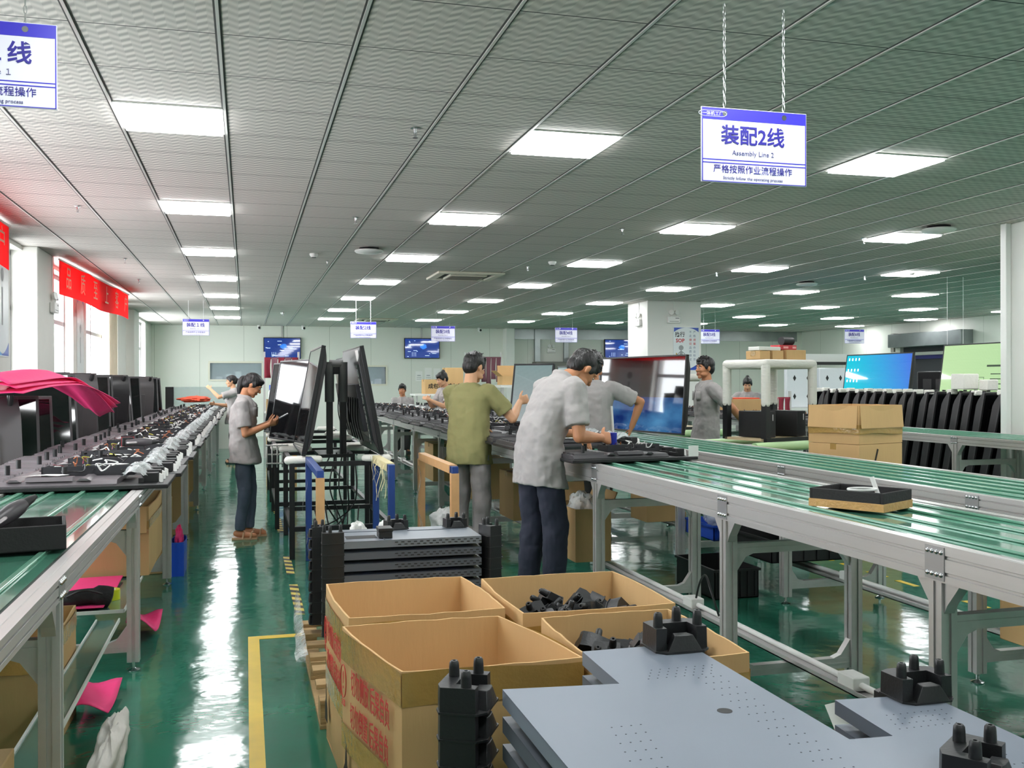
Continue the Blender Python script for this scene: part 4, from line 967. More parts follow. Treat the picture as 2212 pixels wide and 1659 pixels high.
def big_display(label, loc, rot, W, H, scr=None, name='large_display', group=None, back=False):
    t = thing(name, label, 'display', loc, 0, group); t.rotation_euler = rot; w2 = W / 2
    b = MB()
    for q in ((-w2, w2, 0, .018), (-w2, w2, H - .018, H), (-w2, -w2 + .018, .018, H - .018), (w2 - .018, w2, .018, H - .018)): b.box(q[0], q[1], -.006, .03, q[2], q[3])
    b.build('bezel', BLKMET, t, bevel=.003)
    b = MB(); b.box(-w2 + .018, w2 - .018, -.002, .01, .018, H - .018); b.build('screen', scr or GLASS_SCR, t)
    b = MB(); prof = [(.012, .012), (.03, .012), (.05, .08), (.062, .14), (.062, H - .14), (.05, H - .08), (.03, H - .012), (.012, H - .012)]
    b.loft([[V((x, p[0], p[1])) for p in prof] for x in (-w2 + .01, w2 - .01)]); b.build('back_housing', SHELLB, t, bevel=.004)
    if back:
        b = MB(); b.box(-.5, .5, .062, .1, .2, .62); b.build('electronics_cover', mat('dark_tray_metal'), t, bevel=.004)
        b = MB(); r = random.Random(8); b.box(-w2 + .04, w2 - .04, .062, .068, .1, .15); b.box(-w2 + .05, -w2 + .13, .062, .075, .1, H - .15); b.build('circuit_board', mat('black_board', (28, 34, 34), .35, var=.6, vs=60), t)
        b = MB()
        for k in range(26): z = .1 + (H - .25) * k / 26; b.box(-w2 + .07 + .02 * (k % 2), -w2 + .078 + .02 * (k % 2), .075, .083, z, z + .012 + .01 * (k % 3))
        b.build('connectors', STEEL, t)
        for k in range(5):
            b = MB(); b.tube(bent([(-.5 + .2 * k, .1, .5), (-.45 + .2 * k, .13, .3), (-.5 + .22 * k, .12, .12)], 6), .006, 5); b.build('cable', CABLES[4], t, smooth=60)
        b = MB(); b.grid(lambda u, v: V((-w2 + .02 + .2 * u, .05 + .01 * math.sin(3 * u), H - .03 - .16 * v)), 4, 3); b.build('paper_note', PAPER, t, solid=.001)
    return t
ICON = mat('screen_icon', (235, 245, 245), .5, em=.8)
GI = mat('screen_text_mark', (60, 80, 60), .6)
# desktop and green displays: planes facing the line (-x) => rotate local -y to -x
t = big_display('tall lit display showing a cyan blue desktop above the leaning displays', (9.2, 12.92, .98), (R(-8), 0, R(-90)), 1.62, .92, screen_mat('desktop_picture', 'desktop'))
b = MB()
for i in range(4):
    for j in range(5): b.box(-.74 + .085 * i, -.71 + .085 * i, -.004, -.002, .86 - .17 * j - .04, .86 - .17 * j)
b.box(-.79, .6, -.004, -.002, .02, .035); b.build('desktop_icons', ICON, t)
b = MB(); b.box(.28, .36, -.0035, -.002, .14, .26); b.box(.37, .47, -.0035, -.002, .14, .28); b.box(.28, .36, -.0035, -.002, .05, .13); b.box(.37, .47, -.0035, -.002, .04, .13); b.build('window_mark', mat('screen_mark', (90, 220, 230), .5, em=.6), t)
t = big_display('lit display with a pale green text page beside the white pillar', (9.2, 10.62, 1.0), (R(-8), 0, R(-90)), 1.72, .98, screen_mat('green_page', 'green'))
b = MB(); r = random.Random(5)
b.box(-.0, .75, -.004, -.002, .66, .685)
for j in range(5): b.box(.08, .76, -.004, -.002, .3 + .065 * j, .312 + .065 * j)
for i in range(3):
    for j in range(2):
        x, z = -.5 + .17 * i, .42 - .19 * j
        for q in ((0, .13, 0, .006), (0, .13, .1, .106), (0, .005, 0, .1), (.125, .13, 0, .1), (.02, .11, .03, .036), (.02, .11, .06, .066)): b.box(x + q[0], x + q[1], -.004, -.002, z + q[2], z + q[3])
b.build('page_marks', GI, t)
# display on the second line, red banner reflected in it
big_display('large glossy display standing on the second right line beside the leaning man', (3.98, 9.58, .945), (R(-4), 0, R(-78)), 1.55, .80, screen_mat('blue_sky_picture', 'sky'))
big_display('display with a pale screen standing on the line behind the bending man', (3.98, 11.7, .945), (R(-7), 0, R(-84)), 1.3, .74, screen_mat('glowing_pale_screen', 'pale'))
big_display('small tilted display with a painted pale reflection near the olive shirt hand', (2.62, 9.0, 1.08), (R(-14), 0, R(-38)), .42, .72 * .82, screen_mat('glowing_pale_screen', 'pale'))
# A-frame displays in the aisle
big_display('large glossy display leaning inwards, nearest on the aisle test stands', (.45, 9.06, .865), (R(-10.5), 0, R(-90)), 1.5, .94, None, 'aisle_display', None, False)
big_display('display leaning with its open electronic back to the aisle, right of the mast', (1.13, 9.06, .865), (R(-10.5), 0, R(90)), 1.5, .94, None, 'aisle_display', None, True)
big_display('pale reflecting display on the second aisle stand behind the woman', (.40, 10.55, .865), (R(-9), 0, R(-72)), 1.0, .86, None, 'aisle_display')
big_display('farther display leaning right behind the mast on the aisle stands', (1.2, 11.0, .865), (R(-9), 0, R(90)), 1.4, .9, None, 'aisle_display', None, True)

big_display('pale reflecting display farthest on the aisle stands, left of the others', (.37, 12.0, .865), (R(-9), 0, R(-72)), 1.0, .86, None, 'aisle_display')
# ------------------------------------------------------------------ stands in the aisle
def stand(label, x0, x1, y0, y1, h, m, foam=True, group=None, mast=False):
    t = thing('display_stand', label, 'stand', ((x0 + x1) / 2, (y0 + y1) / 2, 0), 0, group); hx, hy = (x1 - x0) / 2, (y1 - y0) / 2
    for sx in (-1, 1):
        for sy in (-1, 1):
            b = MB(); b.box(sx * hx - .022, sx * hx + .022, sy * hy - .022, sy * hy + .022, 0, h); b.build('leg', m, t, bevel=.003)
    for z in (.25, h - .03):
        for sx in (-1, 1): b = MB(); b.box(sx * hx - .02, sx * hx + .02, -hy + .02, hy - .02, z - .02, z + .02); b.build('side_beam', m, t)
        for sy in (-1, 1): b = MB(); b.box(-hx + .02, hx - .02, sy * hy - .02, sy * hy + .02, z - .02, z + .02); b.build('end_beam', m, t)
    if foam:
        for sy in (-1, 1):
            for sx in (-1, 1):
                b = MB(); b.caps((sx * hx - .03, sy * hy, h + .005), (sx * (hx - .22), sy * hy, h + .01), .035, .032); b.build('foam_sleeve', FOAM, t, smooth=60)
    return t
GST = 'black display stands in the aisle'
stand('black steel stand with white foam tops under the nearest aisle displays', .37, 1.2, 8.35, 9.7, .82, BLKMET, True, GST)
stand('black steel stand with white foam tops, second down the aisle', .30, 1.2, 10.1, 11.5, .82, BLKMET, True, GST)
stand('black steel stand with white foam tops, farthest down the aisle', .30, 1.2, 12.4, 13.8, .82, BLKMET, True, GST)
t = thing('mast_stand', 'black mast frame with grey foam corners between the aisle displays', 'stand', (.79, 8.95, 0))
for x in (-.06, .06):
    b = MB(); b.box(x - .028, x + .028, -.025, .025, .80, 1.64); b.build('post', BLKMET, t)
    b = MB(); b.cyl((x, 0, 1.30), (x, 0, 1.66), .042, n=16); b.build('foam_sleeve', mat('grey_foam_tube', (128, 128, 128), .7, bump=.2, bs=20), t, smooth=40)
b = MB(); b.cyl((-.06, 0, 1.64), (.06, 0, 1.64), .04, n=16); b.build('top_foam', mat('grey_foam_tube'), t, smooth=40)
b = MB(); b.box(-.03, .03, -.03, .03, 1.55, 1.66); b.build('clamp', BLACK, t, bevel=.004)
b = MB(); b.box(-.16, .16, -.06, .55, .80, .83); b.build('shelf', BLKMET, t)
b = MB(); b.box(.05, .08, -.045, -.03, .84, 1.05); b.build('power_strip', BLACK, t)
for k in range(5):
    b = MB(); b.tube(bent([(-.05 + .05 * k, -.03, .84), (-.15 + .08 * k, -.12, .55), (.0 + .03 * k, -.08, .22 + .03 * k), (.15 - .07 * k, -.1, .12 + .02 * k), (.2 - .1 * k, 0, .35)], 7), .007, 6); b.build('cable', CABLES[4], t, smooth=60)
GBF = 'blue frames in the aisle'
def uframe(label, x, y0, y1, h, wrap, rag=False):
    t = thing('blue_stand', label, 'stand', (x, (y0 + y1) / 2, 0), 0, GBF); L = (y1 - y0) / 2
    for s in (-1, 1):
        b = MB(); b.box(-.025, .025, s * L - .025, s * L + .025, 0, h); b.build('post', BLUEP, t, bevel=.003)
        if s < 0 and wrap or (wrap == 2):
            b = MB(); b.box(-.029, .029, s * L - .03, s * L + .03, .1, h - .05); b.build('tape_wrap', mat('brown_wrap', (206, 160, 110), .5, var=.06, vs=12), t)
    b = MB(); b.box(-.025, .025, -L, L, h - .05, h); b.build('top_rail', BLUEP, t, bevel=.003)
    b = MB(); b.box(-.02, .02, -L + .025, L - .025, .1, .14); b.build('bottom_rail', BLUEP, t)
    if wrap == 2 or rag:
        b = MB(); b.box(-.03, .03, -L + .05, L - .03, h - .055, h + .006); b.build('rail_wrap', mat('brown_wrap') if not rag else mat('cream_foam', (214, 204, 160), .8, bump=.3, bs=30), t)
    if rag:
        r = random.Random(3)
        for k in range(9):
            y = -L + .1 + .09 * k; b = MB(); l = r.uniform(.12, .4); b.grid(lambda u, v: V((-.032 - .02 * math.sin(5 * v + k), y + .03 * u + .05 * v * math.sin(3 * v + k), h - l * v)), 1, 8); b.build('torn_strip', mat('cream_foam'), t, smooth=60)
    else:
        b = MB(); b.grid(lambda u, v: V((-.035 + .02 * math.sin(9 * v), L - .04 - .1 * u * (.3 + v), h - .1 - .6 * v)), 4, 12); b.build('film_remnant', CLEAR, t, smooth=60)
    return t
uframe('blue frame with a brown taped near post beside the black stand', .50, 6.95, 8.25, .86, 1)
uframe('blue frame with torn cream foam strips in the middle of the aisle', 1.05, 7.3, 8.2, .86, 0, True)
uframe('blue frame wrapped in brown tape behind the olive shirt man', 1.47, 7.0, 8.4, .86, 2)
b = MB(); b.grid(lambda u, v: V((.62 + .62 * u, 5.75 + .32 * v, .50 + .04 * math.sin(PI * v) + .03 * math.sin(3 * u))), 14, 6)
tag(b.build('blue_film', mat('blue_film', (50, 90, 220), .25, spec=.7), smooth=60, solid=.003), 'sheet of blue film lying behind the rear metal stack', 'film')
for k, (x, l) in enumerate(((.63, 'left of the crumpled white foam pieces on the blue film'), (.80, 'right of the crumpled white foam pieces on the blue film'))):
    bag_blob('foam_scrap', 'white curled foam scrap, ' + l, 'foam scrap', (x, 5.78, .585), .05, .03, .07, WPLAST, 30 + k)
tt = thing('low_crate', 'low dark crate under the blue film behind the rear stack', 'crate', (.93, 5.95, 0)); b = MB(); b.box(-.36, .36, -.17, .17, 0, .48); b.build('crate_body', BLKMET, tt, bevel=.004)
# tool basket by the woman
t = thing('wire_basket', 'grey grid basket hanging on the aisle stand by the woman', 'basket', (.30, 10.05, .80))
b = MB(); 
for k in range(5): b.tube(bent([(-.1 + .05 * k, -.04, .06), (-.1 + .05 * k, -.07, -.06), (-.1 + .05 * k, -.02, -.17)], 4), .008, 6)
for z in (.05, -.04, -.13): b.cyl((-.11, -.055, z), (.11, -.055, z), .008)
b.build('grid', mat('pale_grey_plastic', (200, 200, 196), .5), t, smooth=60)

# ------------------------------------------------------------------ foam-topped racks behind the second line
FOAMG = mat('white_wrap_foam', (222, 220, 212), .8, bump=.4, bs=14, stretch=(1, 1, 4))
GREENR = mat('pale_green_roller', (190, 226, 168), .4)
def test_rack(label, c, rz, W, D, z0, H, group=None, boxes=True):
    t = thing('test_rack', label, 'rack', c, rz, group); w2, d2 = W / 2, D / 2
    for sx in (-1, 1):
        for sy in (-1, 1):
            x, y = sx * w2, sy * d2
            b = MB(); b.box(x - .03, x + .03, y - .03, y + .03, z0 + .05, z0 + H); lg = b.build('leg', BLKMET, t)
            b = MB(); b.caps((x, y, z0 + H * .52), (x, y, z0 + H - .01), .044, .044); b.build('foam_wrap', FOAMG, lg, smooth=60)
            b = MB(); b.box(x - .025, x + .025, y - .025, y + .025, 0, z0 - .03); b.build('lower_leg', ALU, t)
    for sy in (-1, 1): b = MB(); b.caps((-w2, sy * d2, z0 + H), (w2, sy * d2, z0 + H), .045); b.build('foam_rail', FOAMG, t, smooth=60)
    for sx in (-1, 1): b = MB(); b.caps((sx * w2, -d2, z0 + H), (sx * w2, d2, z0 + H), .045); b.build('foam_rail', FOAMG, t, smooth=60)
    b = MB(); b.box(-w2, w2, -d2, d2, z0 + H + .02, z0 + H + .045); b.build('top_board', WHITE, t)
    b = MB(); b.box(-w2 - .03, w2 + .03, -d2, d2, z0 + .045, z0 + .07); b.build('lower_shelf', mat('pale_board', (196, 176, 140), .5), t)
    b = MB(); b.box(-w2 - .03, w2 + .03, -d2 - .04, -d2, z0 + .02, z0 + .075); b.build('shelf_front', BLKMET, t)
    for sy in (-1, 1): b = MB(); b.cyl((-w2 - .25, sy * (d2 + .09), z0), (w2 + .25, sy * (d2 + .09), z0), .045, n=16); b.build('roller', GREENR, t, smooth=40)
    b = MB(); b.box(-w2 - .2, w2 + .2, -d2 - .06, d2 + .06, z0 - .04, z0 - .02); b.build('roller_frame', ALU, t)
    return t
RK = (4.98, 8.62, 0)
test_rack('tall rack with white foam-wrapped top and black legs carrying cartons', RK, R(18), .66, .5, .86, .78)
def on_rack(u, v, z): a = R(18); return (RK[0] + u * math.cos(a) - v * math.sin(a), RK[1] + u * math.sin(a) + v * math.cos(a), z)
for k, (u, wd, hh, l) in enumerate(((-.27, .07, .08, 'small carton at the left end on top of the foam rack'), (-.09, .075, .085, 'middle carton on top of the foam rack'), (.17, .14, .095, 'wide carton at the right on top of the foam rack'))):
    p = on_rack(u, -.1, 1.686); shut_box(l, p[0] - wd, p[0] + wd, p[1] - .09, p[1] + .09, 1.686, 1.686 + hh, 'cartons on top of the foam rack', KRAFT, R(18))
p = on_rack(.10, -.09, 1.783); t = thing('red_box', 'flat red box lying on the wide carton of the foam rack', 'box', p, R(18)); b = MB(); b.box(-.12, .12, -.06, .06, 0, .045); b.build('box_body', mat('red_card', (198, 52, 60), .5), t, bevel=.002); b = MB(); b.box(-.07, .0, -.0612, -.06, .012, .032); b.box(.06, .11, -.0612, -.06, .012, .032); b.build('print_blocks', mat('pink_print', (240, 170, 170), .6), t)
p = on_rack(.14, -.09, 1.829); t = thing('bluetooth_speaker', 'black cylindrical speaker on the red box atop the rack', 'speaker', p, R(18)); b = MB(); b.cyl((-.075, 0, .042), (.075, 0, .042), .042, n=24); b.build('body', BLACK, t, smooth=40)
t.name = 'portable_speaker'
p = on_rack(-.17, -.1, 1.772); t = thing('paper_bundle', 'white paper bundle on the left cartons of the foam rack', 'paper', p, R(18)); b = MB(); b.box(-.16, .14, -.07, .07, 0, .035); b.build('sheets', PAPER, t, bevel=.004)
for k, (u, l) in enumerate(((-.2, 'black computer case at the left foot of the foam rack'), (.22, 'black tilted computer case at the right foot of the foam rack'))):
    p = on_rack(u, -.02, .935); t = thing('computer_case', l, 'computer', p, R(18 + 8 * k)); b = MB(); b.box(-.075, .075, -.17, .17, 0, .25); b.build('case', BLACK, t, bevel=.004); b = MB(); b.box(.03, .038, -.172, -.17, .16, .22); b.build('label_light', PAPER, t)
test_rack('second foam-wrapped rack half hidden behind the large glossy display', (5.0, 10.9, 0), R(10), .62, .5, .86, .66, None)
# ------------------------------------------------------------------ back of the hall
def wall_tv(label, x0, x1, z0, z1):
    t = thing('wall_display', label, 'wall display', ((x0 + x1) / 2, Y1 - .07, z0), 0, 'blue map displays on the back wall'); W, H = x1 - x0, z1 - z0
    b = MB(); b.box(-W / 2, W / 2, -.02, .03, 0, H); b.build('bezel', BLACK, t, bevel=.004)
    b = MB(); b.box(-W / 2 + .02, W / 2 - .02, -.024, -.02, .02, H - .02); b.build('screen', screen_mat('map_picture', 'map'), t)
    b = MB(); r = random.Random(int(x0 * 10))
    for k in range(14): x = r.uniform(-W / 2 + .05, W / 2 - .2); z = r.choice([r.uniform(.05, .2), r.uniform(H - .14, H - .06), r.uniform(.2, .5)]); b.box(x, x + r.uniform(.03, .14), -.0255, -.024, z, z + .012)
    for k in range(3): x = -W / 2 + .22 + .05 * k; b.box(x, x + .008, -.0255, -.024, .06, .18)
    b.build('screen_marks', mat('screen_mark_white', (200, 220, 250), .5, em=.9), t)
    b = MB(); b.box(-.15, .15, .03, .068, H * .3, H * .7); b.box(-.02, .02, .04, .066, H * .7, HT - .002 - z0); b.build('mount', ALU, t)
    return t
wall_tv('wall display with blue map screen, left above the woman', .47, 1.47, 2.12, 2.70)
wall_tv('wall display with blue map screen above the seated man', 4.34, 5.36, 2.14, 2.72)
wall_tv('wall display with blue map screen half behind the centre pillar', 10.38, 11.4, 2.16, 2.74)
t = thing('security_camera', 'x', 'camera'); b = MB(); b.lathe([(.05, .0), (.05, -.03), (.02, -.04)], (0, 0, 0), 16); b.build('base', WPLAST, t, smooth=40)
b = MB(); b.ell((0, -.04, -.07), .055, .07, .055); b.build('housing', WPLAST, t, smooth=60); b = MB(); b.ell((0, -.1, -.075), .032, .02, .032); b.build('lens', BLACK, t, smooth=60)
for k, (px, l) in enumerate(((560, 'left of the left wall display'), (1035, 'between the wall displays and the small pillar'), (655, 'right of the left wall display'))):
    p = gy(px, 712, Y1 - .35); p.z = HT - .001; lb = 'white security camera under the ceiling, ' + l
    if k == 0: t.location = p; tag(t, lb, None, 'security cameras'); t0 = t
    else: dup(t0, p, .2, lb, 'security cameras')
def elight(label, loc, rz):
    t = thing('emergency_light', label, 'emergency light', loc, rz, 'twin-head emergency lights')
    b = MB(); b.box(-.13, .13, -.06, 0, -.13, .0); b.build('battery_case', WPLAST, t, bevel=.012)
    for s in (-1, 1):
        b = MB(); b.cyl((s * .06, -.03, .0), (s * .06, -.03, .04), .012); b.build('stem', WPLAST, t)
        b = MB(); b.lathe([(.001, -.02), (.045, -.02), (.05, .0), (.05, .012), (.001, .012)], (0, 0, 0), 18); o = b.build('lamp_head', WPLAST, t, smooth=40); o.rotation_euler = (R(80), 0, R(s * 12)); o.location = (s * .06, -.045, .075)
    b = MB(); b.box(.02, .1, -.0615, -.06, -.04, -.03); b.box(-.1, .09, -.0615, -.06, -.1, -.094); b.build('indicator_strip', DARKGAP, t)
    b = MB(); b.cyl((.0, -.008, .05), (.0, -.008, HT - loc[2]), .006, n=8); b.build('feed_cable', WPLAST, t)
    return t
elight('twin-head emergency light on the front of the centre pillar', (7.93, 17.299, 2.72), 0)
elight('twin-head emergency light on the left side of the centre pillar', (7.399, 17.7, 2.68), -PI / 2)
elight('twin-head emergency light on the back wall beside the metal ducts', (8.72, Y1 - .002, 2.45), 0)
elight('twin-head emergency light on the window pillar below the red banner', (-2.259, 12.85, 2.45), PI / 2)
b = MB(); b.box(7.235, 7.259, 7.66, 7.70, 2.0, HT - .001); b.box(7.215, 7.259, 7.62, 7.74, 1.9, 2.06); b.box(7.2, 7.259, 7.97, 8.05, .0, HT - .001); tag(b.build('wall_socket', WPLAST, bevel=.006), 'white socket and trunking on the side of the right pillar', 'socket')
# poster on the centre pillar
def poster(label, cx, y, z0, z1, W, ns=0, rz=0, loc=None, big=True):
    t = thing('poster', label, 'poster', loc or (cx, y, z0), rz); H = z1 - z0
    b = MB(); b.box(-W / 2, W / 2, -.008, 0, 0, H); b.build('sheet', mat('poster_white', (226, 232, 234), .25), t)
    B1 = mat('poster_blue', (24, 74, 180), .3); B2 = mat('poster_cyan', (70, 160, 214), .3)
    b = MB(); n = 16
    top = [(-W / 2 + .012, H - .012)] + [(-W / 2 + .012 + (W - .024) * i / n, H - .012 - .085 * abs(2 * i / n - 1) ** 2.2) for i in range(n + 1)] + [(W / 2 - .012, H - .012)]
    b.prism(top[::-1], .001, M.Translation((0, -.008, 0)) @ M.Rotation(PI / 2, 4, 'X'))
    bot = [(-W / 2 + .012, .012)] + [(-W / 2 + .012 + (W - .024) * i / n, .03 + .12 * abs(2 * i / n - 1) ** 1.8) for i in range(n + 1)] + [(W / 2 - .012, .012)]
    b.prism(bot, .001, M.Translation((0, -.008, 0)) @ M.Rotation(PI / 2, 4, 'X')); b.build('blue_swoosh', B1, t)
    b = MB(); b.prism([(-W / 2 + .012, .012), (-W / 2 + .012, .1), (-.02, .02), (-.02, .012)], .0015, M.Translation((0, -.008, 0)) @ M.Rotation(PI / 2, 4, 'X')); b.build('cyan_swoosh', B2, t)
    if big:
        K = mat('poster_black', (30, 34, 40), .4); RD = mat('poster_red', (190, 36, 48), .4); BG = mat('poster_slate', (90, 112, 140), .4)
        text('执行', .105, K, t, (-.135, -.0095, H - .15), bold=.002); text('SOP', .1, RD, t, (-.13, -.0095, H - .265), bold=.003)
        for i, (c_, m_) in enumerate(zip('严格遵循作业标准', (BG, BG, RD, RD, BG, BG, BG, BG))): text(c_, .055, m_, t, (.17, -.0095, H - .1 - .075 * i))
        for i, (c_, m_) in enumerate(zip('不走捷径品质保证', (BG, BG, RD, RD, BG, BG, BG, BG))): text(c_, .055, m_, t, (.085, -.0095, H - .1 - .075 * i))
        G_ = mat('poster_grey_figure', (150, 154, 156), .5)
        b = MB(); b.ell((-.11, -.009, H - .40), .05, .0015, .05); b.ell((-.11, -.009, H - .52), .032, .0015, .07)
        b.bar((-.12, -.009, H - .47), (-.19, -.009, H - .53), .002, .016, V((1, 0, 1))); b.bar((-.1, -.009, H - .47), (-.03, -.009, H - .52), .002, .016, V((1, 0, 1)))
        b.bar((-.12, -.009, H - .57), (-.13, -.009, H - .7), .002, .022, V((1, 0, 0))); b.bar((-.1, -.009, H - .57), (-.09, -.009, H - .7), .002, .022, V((1, 0, 0))); b.build('figure_print', G_, t)
        b = MB(); b.bar((-.21, -.01, H - .5), (-.19, -.01, H - .74), .002, .02, V((1, 0, 0))); b.build('pencil_print', mat('poster_gold', (190, 160, 70), .5), t)
    else:
        b = MB(); b.ell((0, -.009, H * .65), .07, .0015, .07); b.bar((0, -.009, H * .55), (0, -.009, H * .25), .002, .05, V((1, 0, 0))); b.build('figure_print', mat('poster_grey_figure'), t)
    return t
poster('tall poster with a white figure and red lettering on the centre pillar', 8.2, 17.298, 1.68, 2.52, .54)
poster('blue and white poster on the window wall at the left edge', 0, 0, 1.3, 2.6, .56, 0, PI / 2, (X0 + .001, yl(3), 1.75), False)
poster('narrow-looking blue and white poster between the windows below the banner', 0, 0, 1.3, 2.6, .6, 0, PI / 2, (X0 + .001, (PIL[2][0] + PIL[2][1]) / 2, 1.45), False)

# red banner before the windows: translucent cloth
BAN = mat('red_banner_cloth', (226, 26, 38), .7)
nt, N, MA, B = nodes(BAN); tl = N('ShaderNodeBsdfTranslucent'); tl.inputs[0].default_value = lin((240, 24, 40)); ms = N('ShaderNodeMixShader'); ms.inputs[0].default_value = .55
out = [n for n in nt.nodes if n.type == 'OUTPUT_MATERIAL'][0]; nt.links.new(B.outputs[0], ms.inputs[1]); nt.links.new(tl.outputs[0], ms.inputs[2]); nt.links.new(ms.outputs[0], out.inputs[0])
BCH = mat('pale_banner_letters', (214, 180, 150), .7)
def banner(label, p0, p1, z0, z1, chars):
    p0, p1 = V(p0), V(p1); d = p1 - p0; L = d.length; a = math.atan2(d.y, d.x)
    t = thing('red_banner', label, 'banner', p0, a, 'red cloth banners by the windows')
    b = MB(); b.grid(lambda u, v: V((L * u, .012 * math.sin(14 * u), (z0 + (z1 - z0) * v) - p0.z + (.015 * math.sin(9 * u) if v == 0 else 0))), 40, 3); b.build('cloth', BAN, t, solid=.002)
    b = MB(); b.cyl((0, 0, z1 - p0.z), (L, 0, z1 - p0.z), .012); b.build('pole', WPLAST, t)
    n = len(chars)
    for i, c_ in enumerate(chars): text(c_, (z1 - z0) * .7, BCH, t, (L * (i + .5) / n, -.02, (z0 + z1) / 2 - p0.z))
    return t
banner('long red cloth banner hanging before the far windows', (-2.19, 12.95, 2.98), (-1.93, 17.9, 2.98), 2.56, 2.985, '品质至上客户')
banner('red cloth banner cut off by the left edge of the photo', (-2.19, 7.0, 2.98), (-2.19, 10.38, 2.98), 2.56, 2.985, '服务客户')
b = MB()
b.grid(lambda u, v: V((X0 + .018 + .03 * math.sin(24 * u), 19.15 + 1.1 * u, .02 + 2.95 * v)), 40, 4); tag(b.build('curtain', mat('cream_curtain', (226, 214, 190), .8), smooth=60), 'cream curtain gathered at the far window', 'curtain')

# roll-up door on the right wall
t = thing('rolling_door', 'grey roll-up door with a steel housing on the right wall', 'door', (X1 - .001, 21.4, 0)); ya, yb = -1.15, 1.15
GALV = mat('galvanised_duct')
b = MB(); b.box(-.36, 0, ya - .25, yb + .25, 2.36, 2.72); b.build('roller_housing', GALV, t, bevel=.01)
for y in (ya - .12, yb + .12): b = MB(); b.box(-.14, 0, y - .1, y + .1, 0, 2.36); b.build('guide', mat('pale_frame', (206, 206, 198), .4), t)
b = MB(); b.box(-.05, -.002, ya, yb, 0, 2.36); b.build('opening', mat('doorway_darkness', (52, 54, 58), .7), t)  # dark panel paints the darkness inside the open doorway
b = MB(); b.box(-.10, -.05, ya, yb, 2.14, 2.22); b.build('curtain_edge', mat('pale_frame'), t)
b = MB(); b.box(-.09, -.05, ya, yb, 2.04, 2.13); b.build('blue_strip', mat('navy_strip', (40, 40, 110), .5), t)
b = MB(); b.box(-.16, -.0, yb + .26, yb + .4, 2.25, 2.75); b.build('motor', mat('motor_grey', (150, 146, 138), .5), t, bevel=.01)
t = thing('hanging_notice', 'small red and white notice hanging before the roll-up door', 'notice', (10.2, 12.3, 1.72)); b = MB(); b.box(-.16, .16, 0, .006, -.2, .13); b.build('board', WHITE, t); b = MB(); b.box(-.16, .16, -.001, 0, .03, .13); b.build('red_band', mat('notice_red', (206, 90, 96), .5), t)
b = MB(); b.box(-.1, .12, -.001, 0, -.1, -.06); b.build('print_bar', mat('notice_navy', (60, 50, 90), .5), t)
b = MB()
for x in (-.14, .14): b.cyl((x, .003, .13), (x, .003, HT - 1.722), .003, n=6)
b.build('cord', WPLAST, t)
# stacked black shells between the two lit displays
t = thing('shell_pile', 'dark stack of display shells standing between the two lit screens', 'display shell', (10.6, 12.9, 0), R(-60)); b = MB(); b.box(-.5, .5, -.05, .1, 0, 1.62); b.build('back_housing', SHELLB, t, bevel=.02)
b = MB()
for k in range(4): b.box(-.4 + .2 * k, -.27 + .2 * k, -.062, -.05, .9, 1.5)
b.build('raised_panels', SHELLGR, t, bevel=.004)

# packaging and work tables at the far right
t = thing('packing_table', 'white packing table in front of the far right wall', 'table', (11.3, 17.2, 0)); b = MB(); b.box(-1.3, 1.3, -.35, .35, .90, .95); b.build('table_top', WHITE, t)
for x in (-1.2, 1.2):
    for y in (-.3, .3): b = MB(); b.box(x - .025, x + .025, y - .025, y + .025, 0, .9); b.build('leg', ALU, t)
b = MB(); b.box(-1.3, 1.3, .25, .33, 1.86, 2.02); b.build('top_rail', WHITE, t)
b = MB(); b.box(-1.3, 1.3, .2, .36, 1.80, 1.86); b.build('dark_rail', DARKGAP, t)
for x in (-1.28, 1.28): b = MB(); b.box(x - .02, x + .02, .25, .3, .95, 1.86); b.build('upright', ALU, t)
FILM = mat('silver_white_film', (226, 228, 234), .22, spec=.7, bump=.35, bs=7)
for k, (x, l) in enumerate(((10.55, 'left of the two white film-wrapped panels with black marks'), (11.28, 'right of the two white film-wrapped panels with black marks'))):
    t = thing('wrapped_panel', l, 'wrapped panel', (x, 17.1, .951), 0, 'film-wrapped panels on the packing table')
    b = MB(); b.box(-.33, .33, -.05, .05, 0, .78); b.build('film', FILM, t, bevel=.02)
    b = MB()
    for px_ in (-.15, .15):
        for pz in (.22, .58): b.prism([(-.035, .0), (0, .06), (.035, 0), (0, -.06)], .002, M.Translation((px_, -.05, pz)) @ M.Rotation(PI / 2, 4, 'X'))
    b.build('black_marks', BLACK, t)
t = shut_box('open carton with orange lining on the line behind the foam rack', 6.6, 7.05, 12.4, 12.9, 1.06, 1.22, None, KRAFT)
b = MB(); b.box(-.2, .2, -.22, .22, .163, .18); b.build('orange_lining', mat('orange_cloth', (226, 90, 60), .7), t)

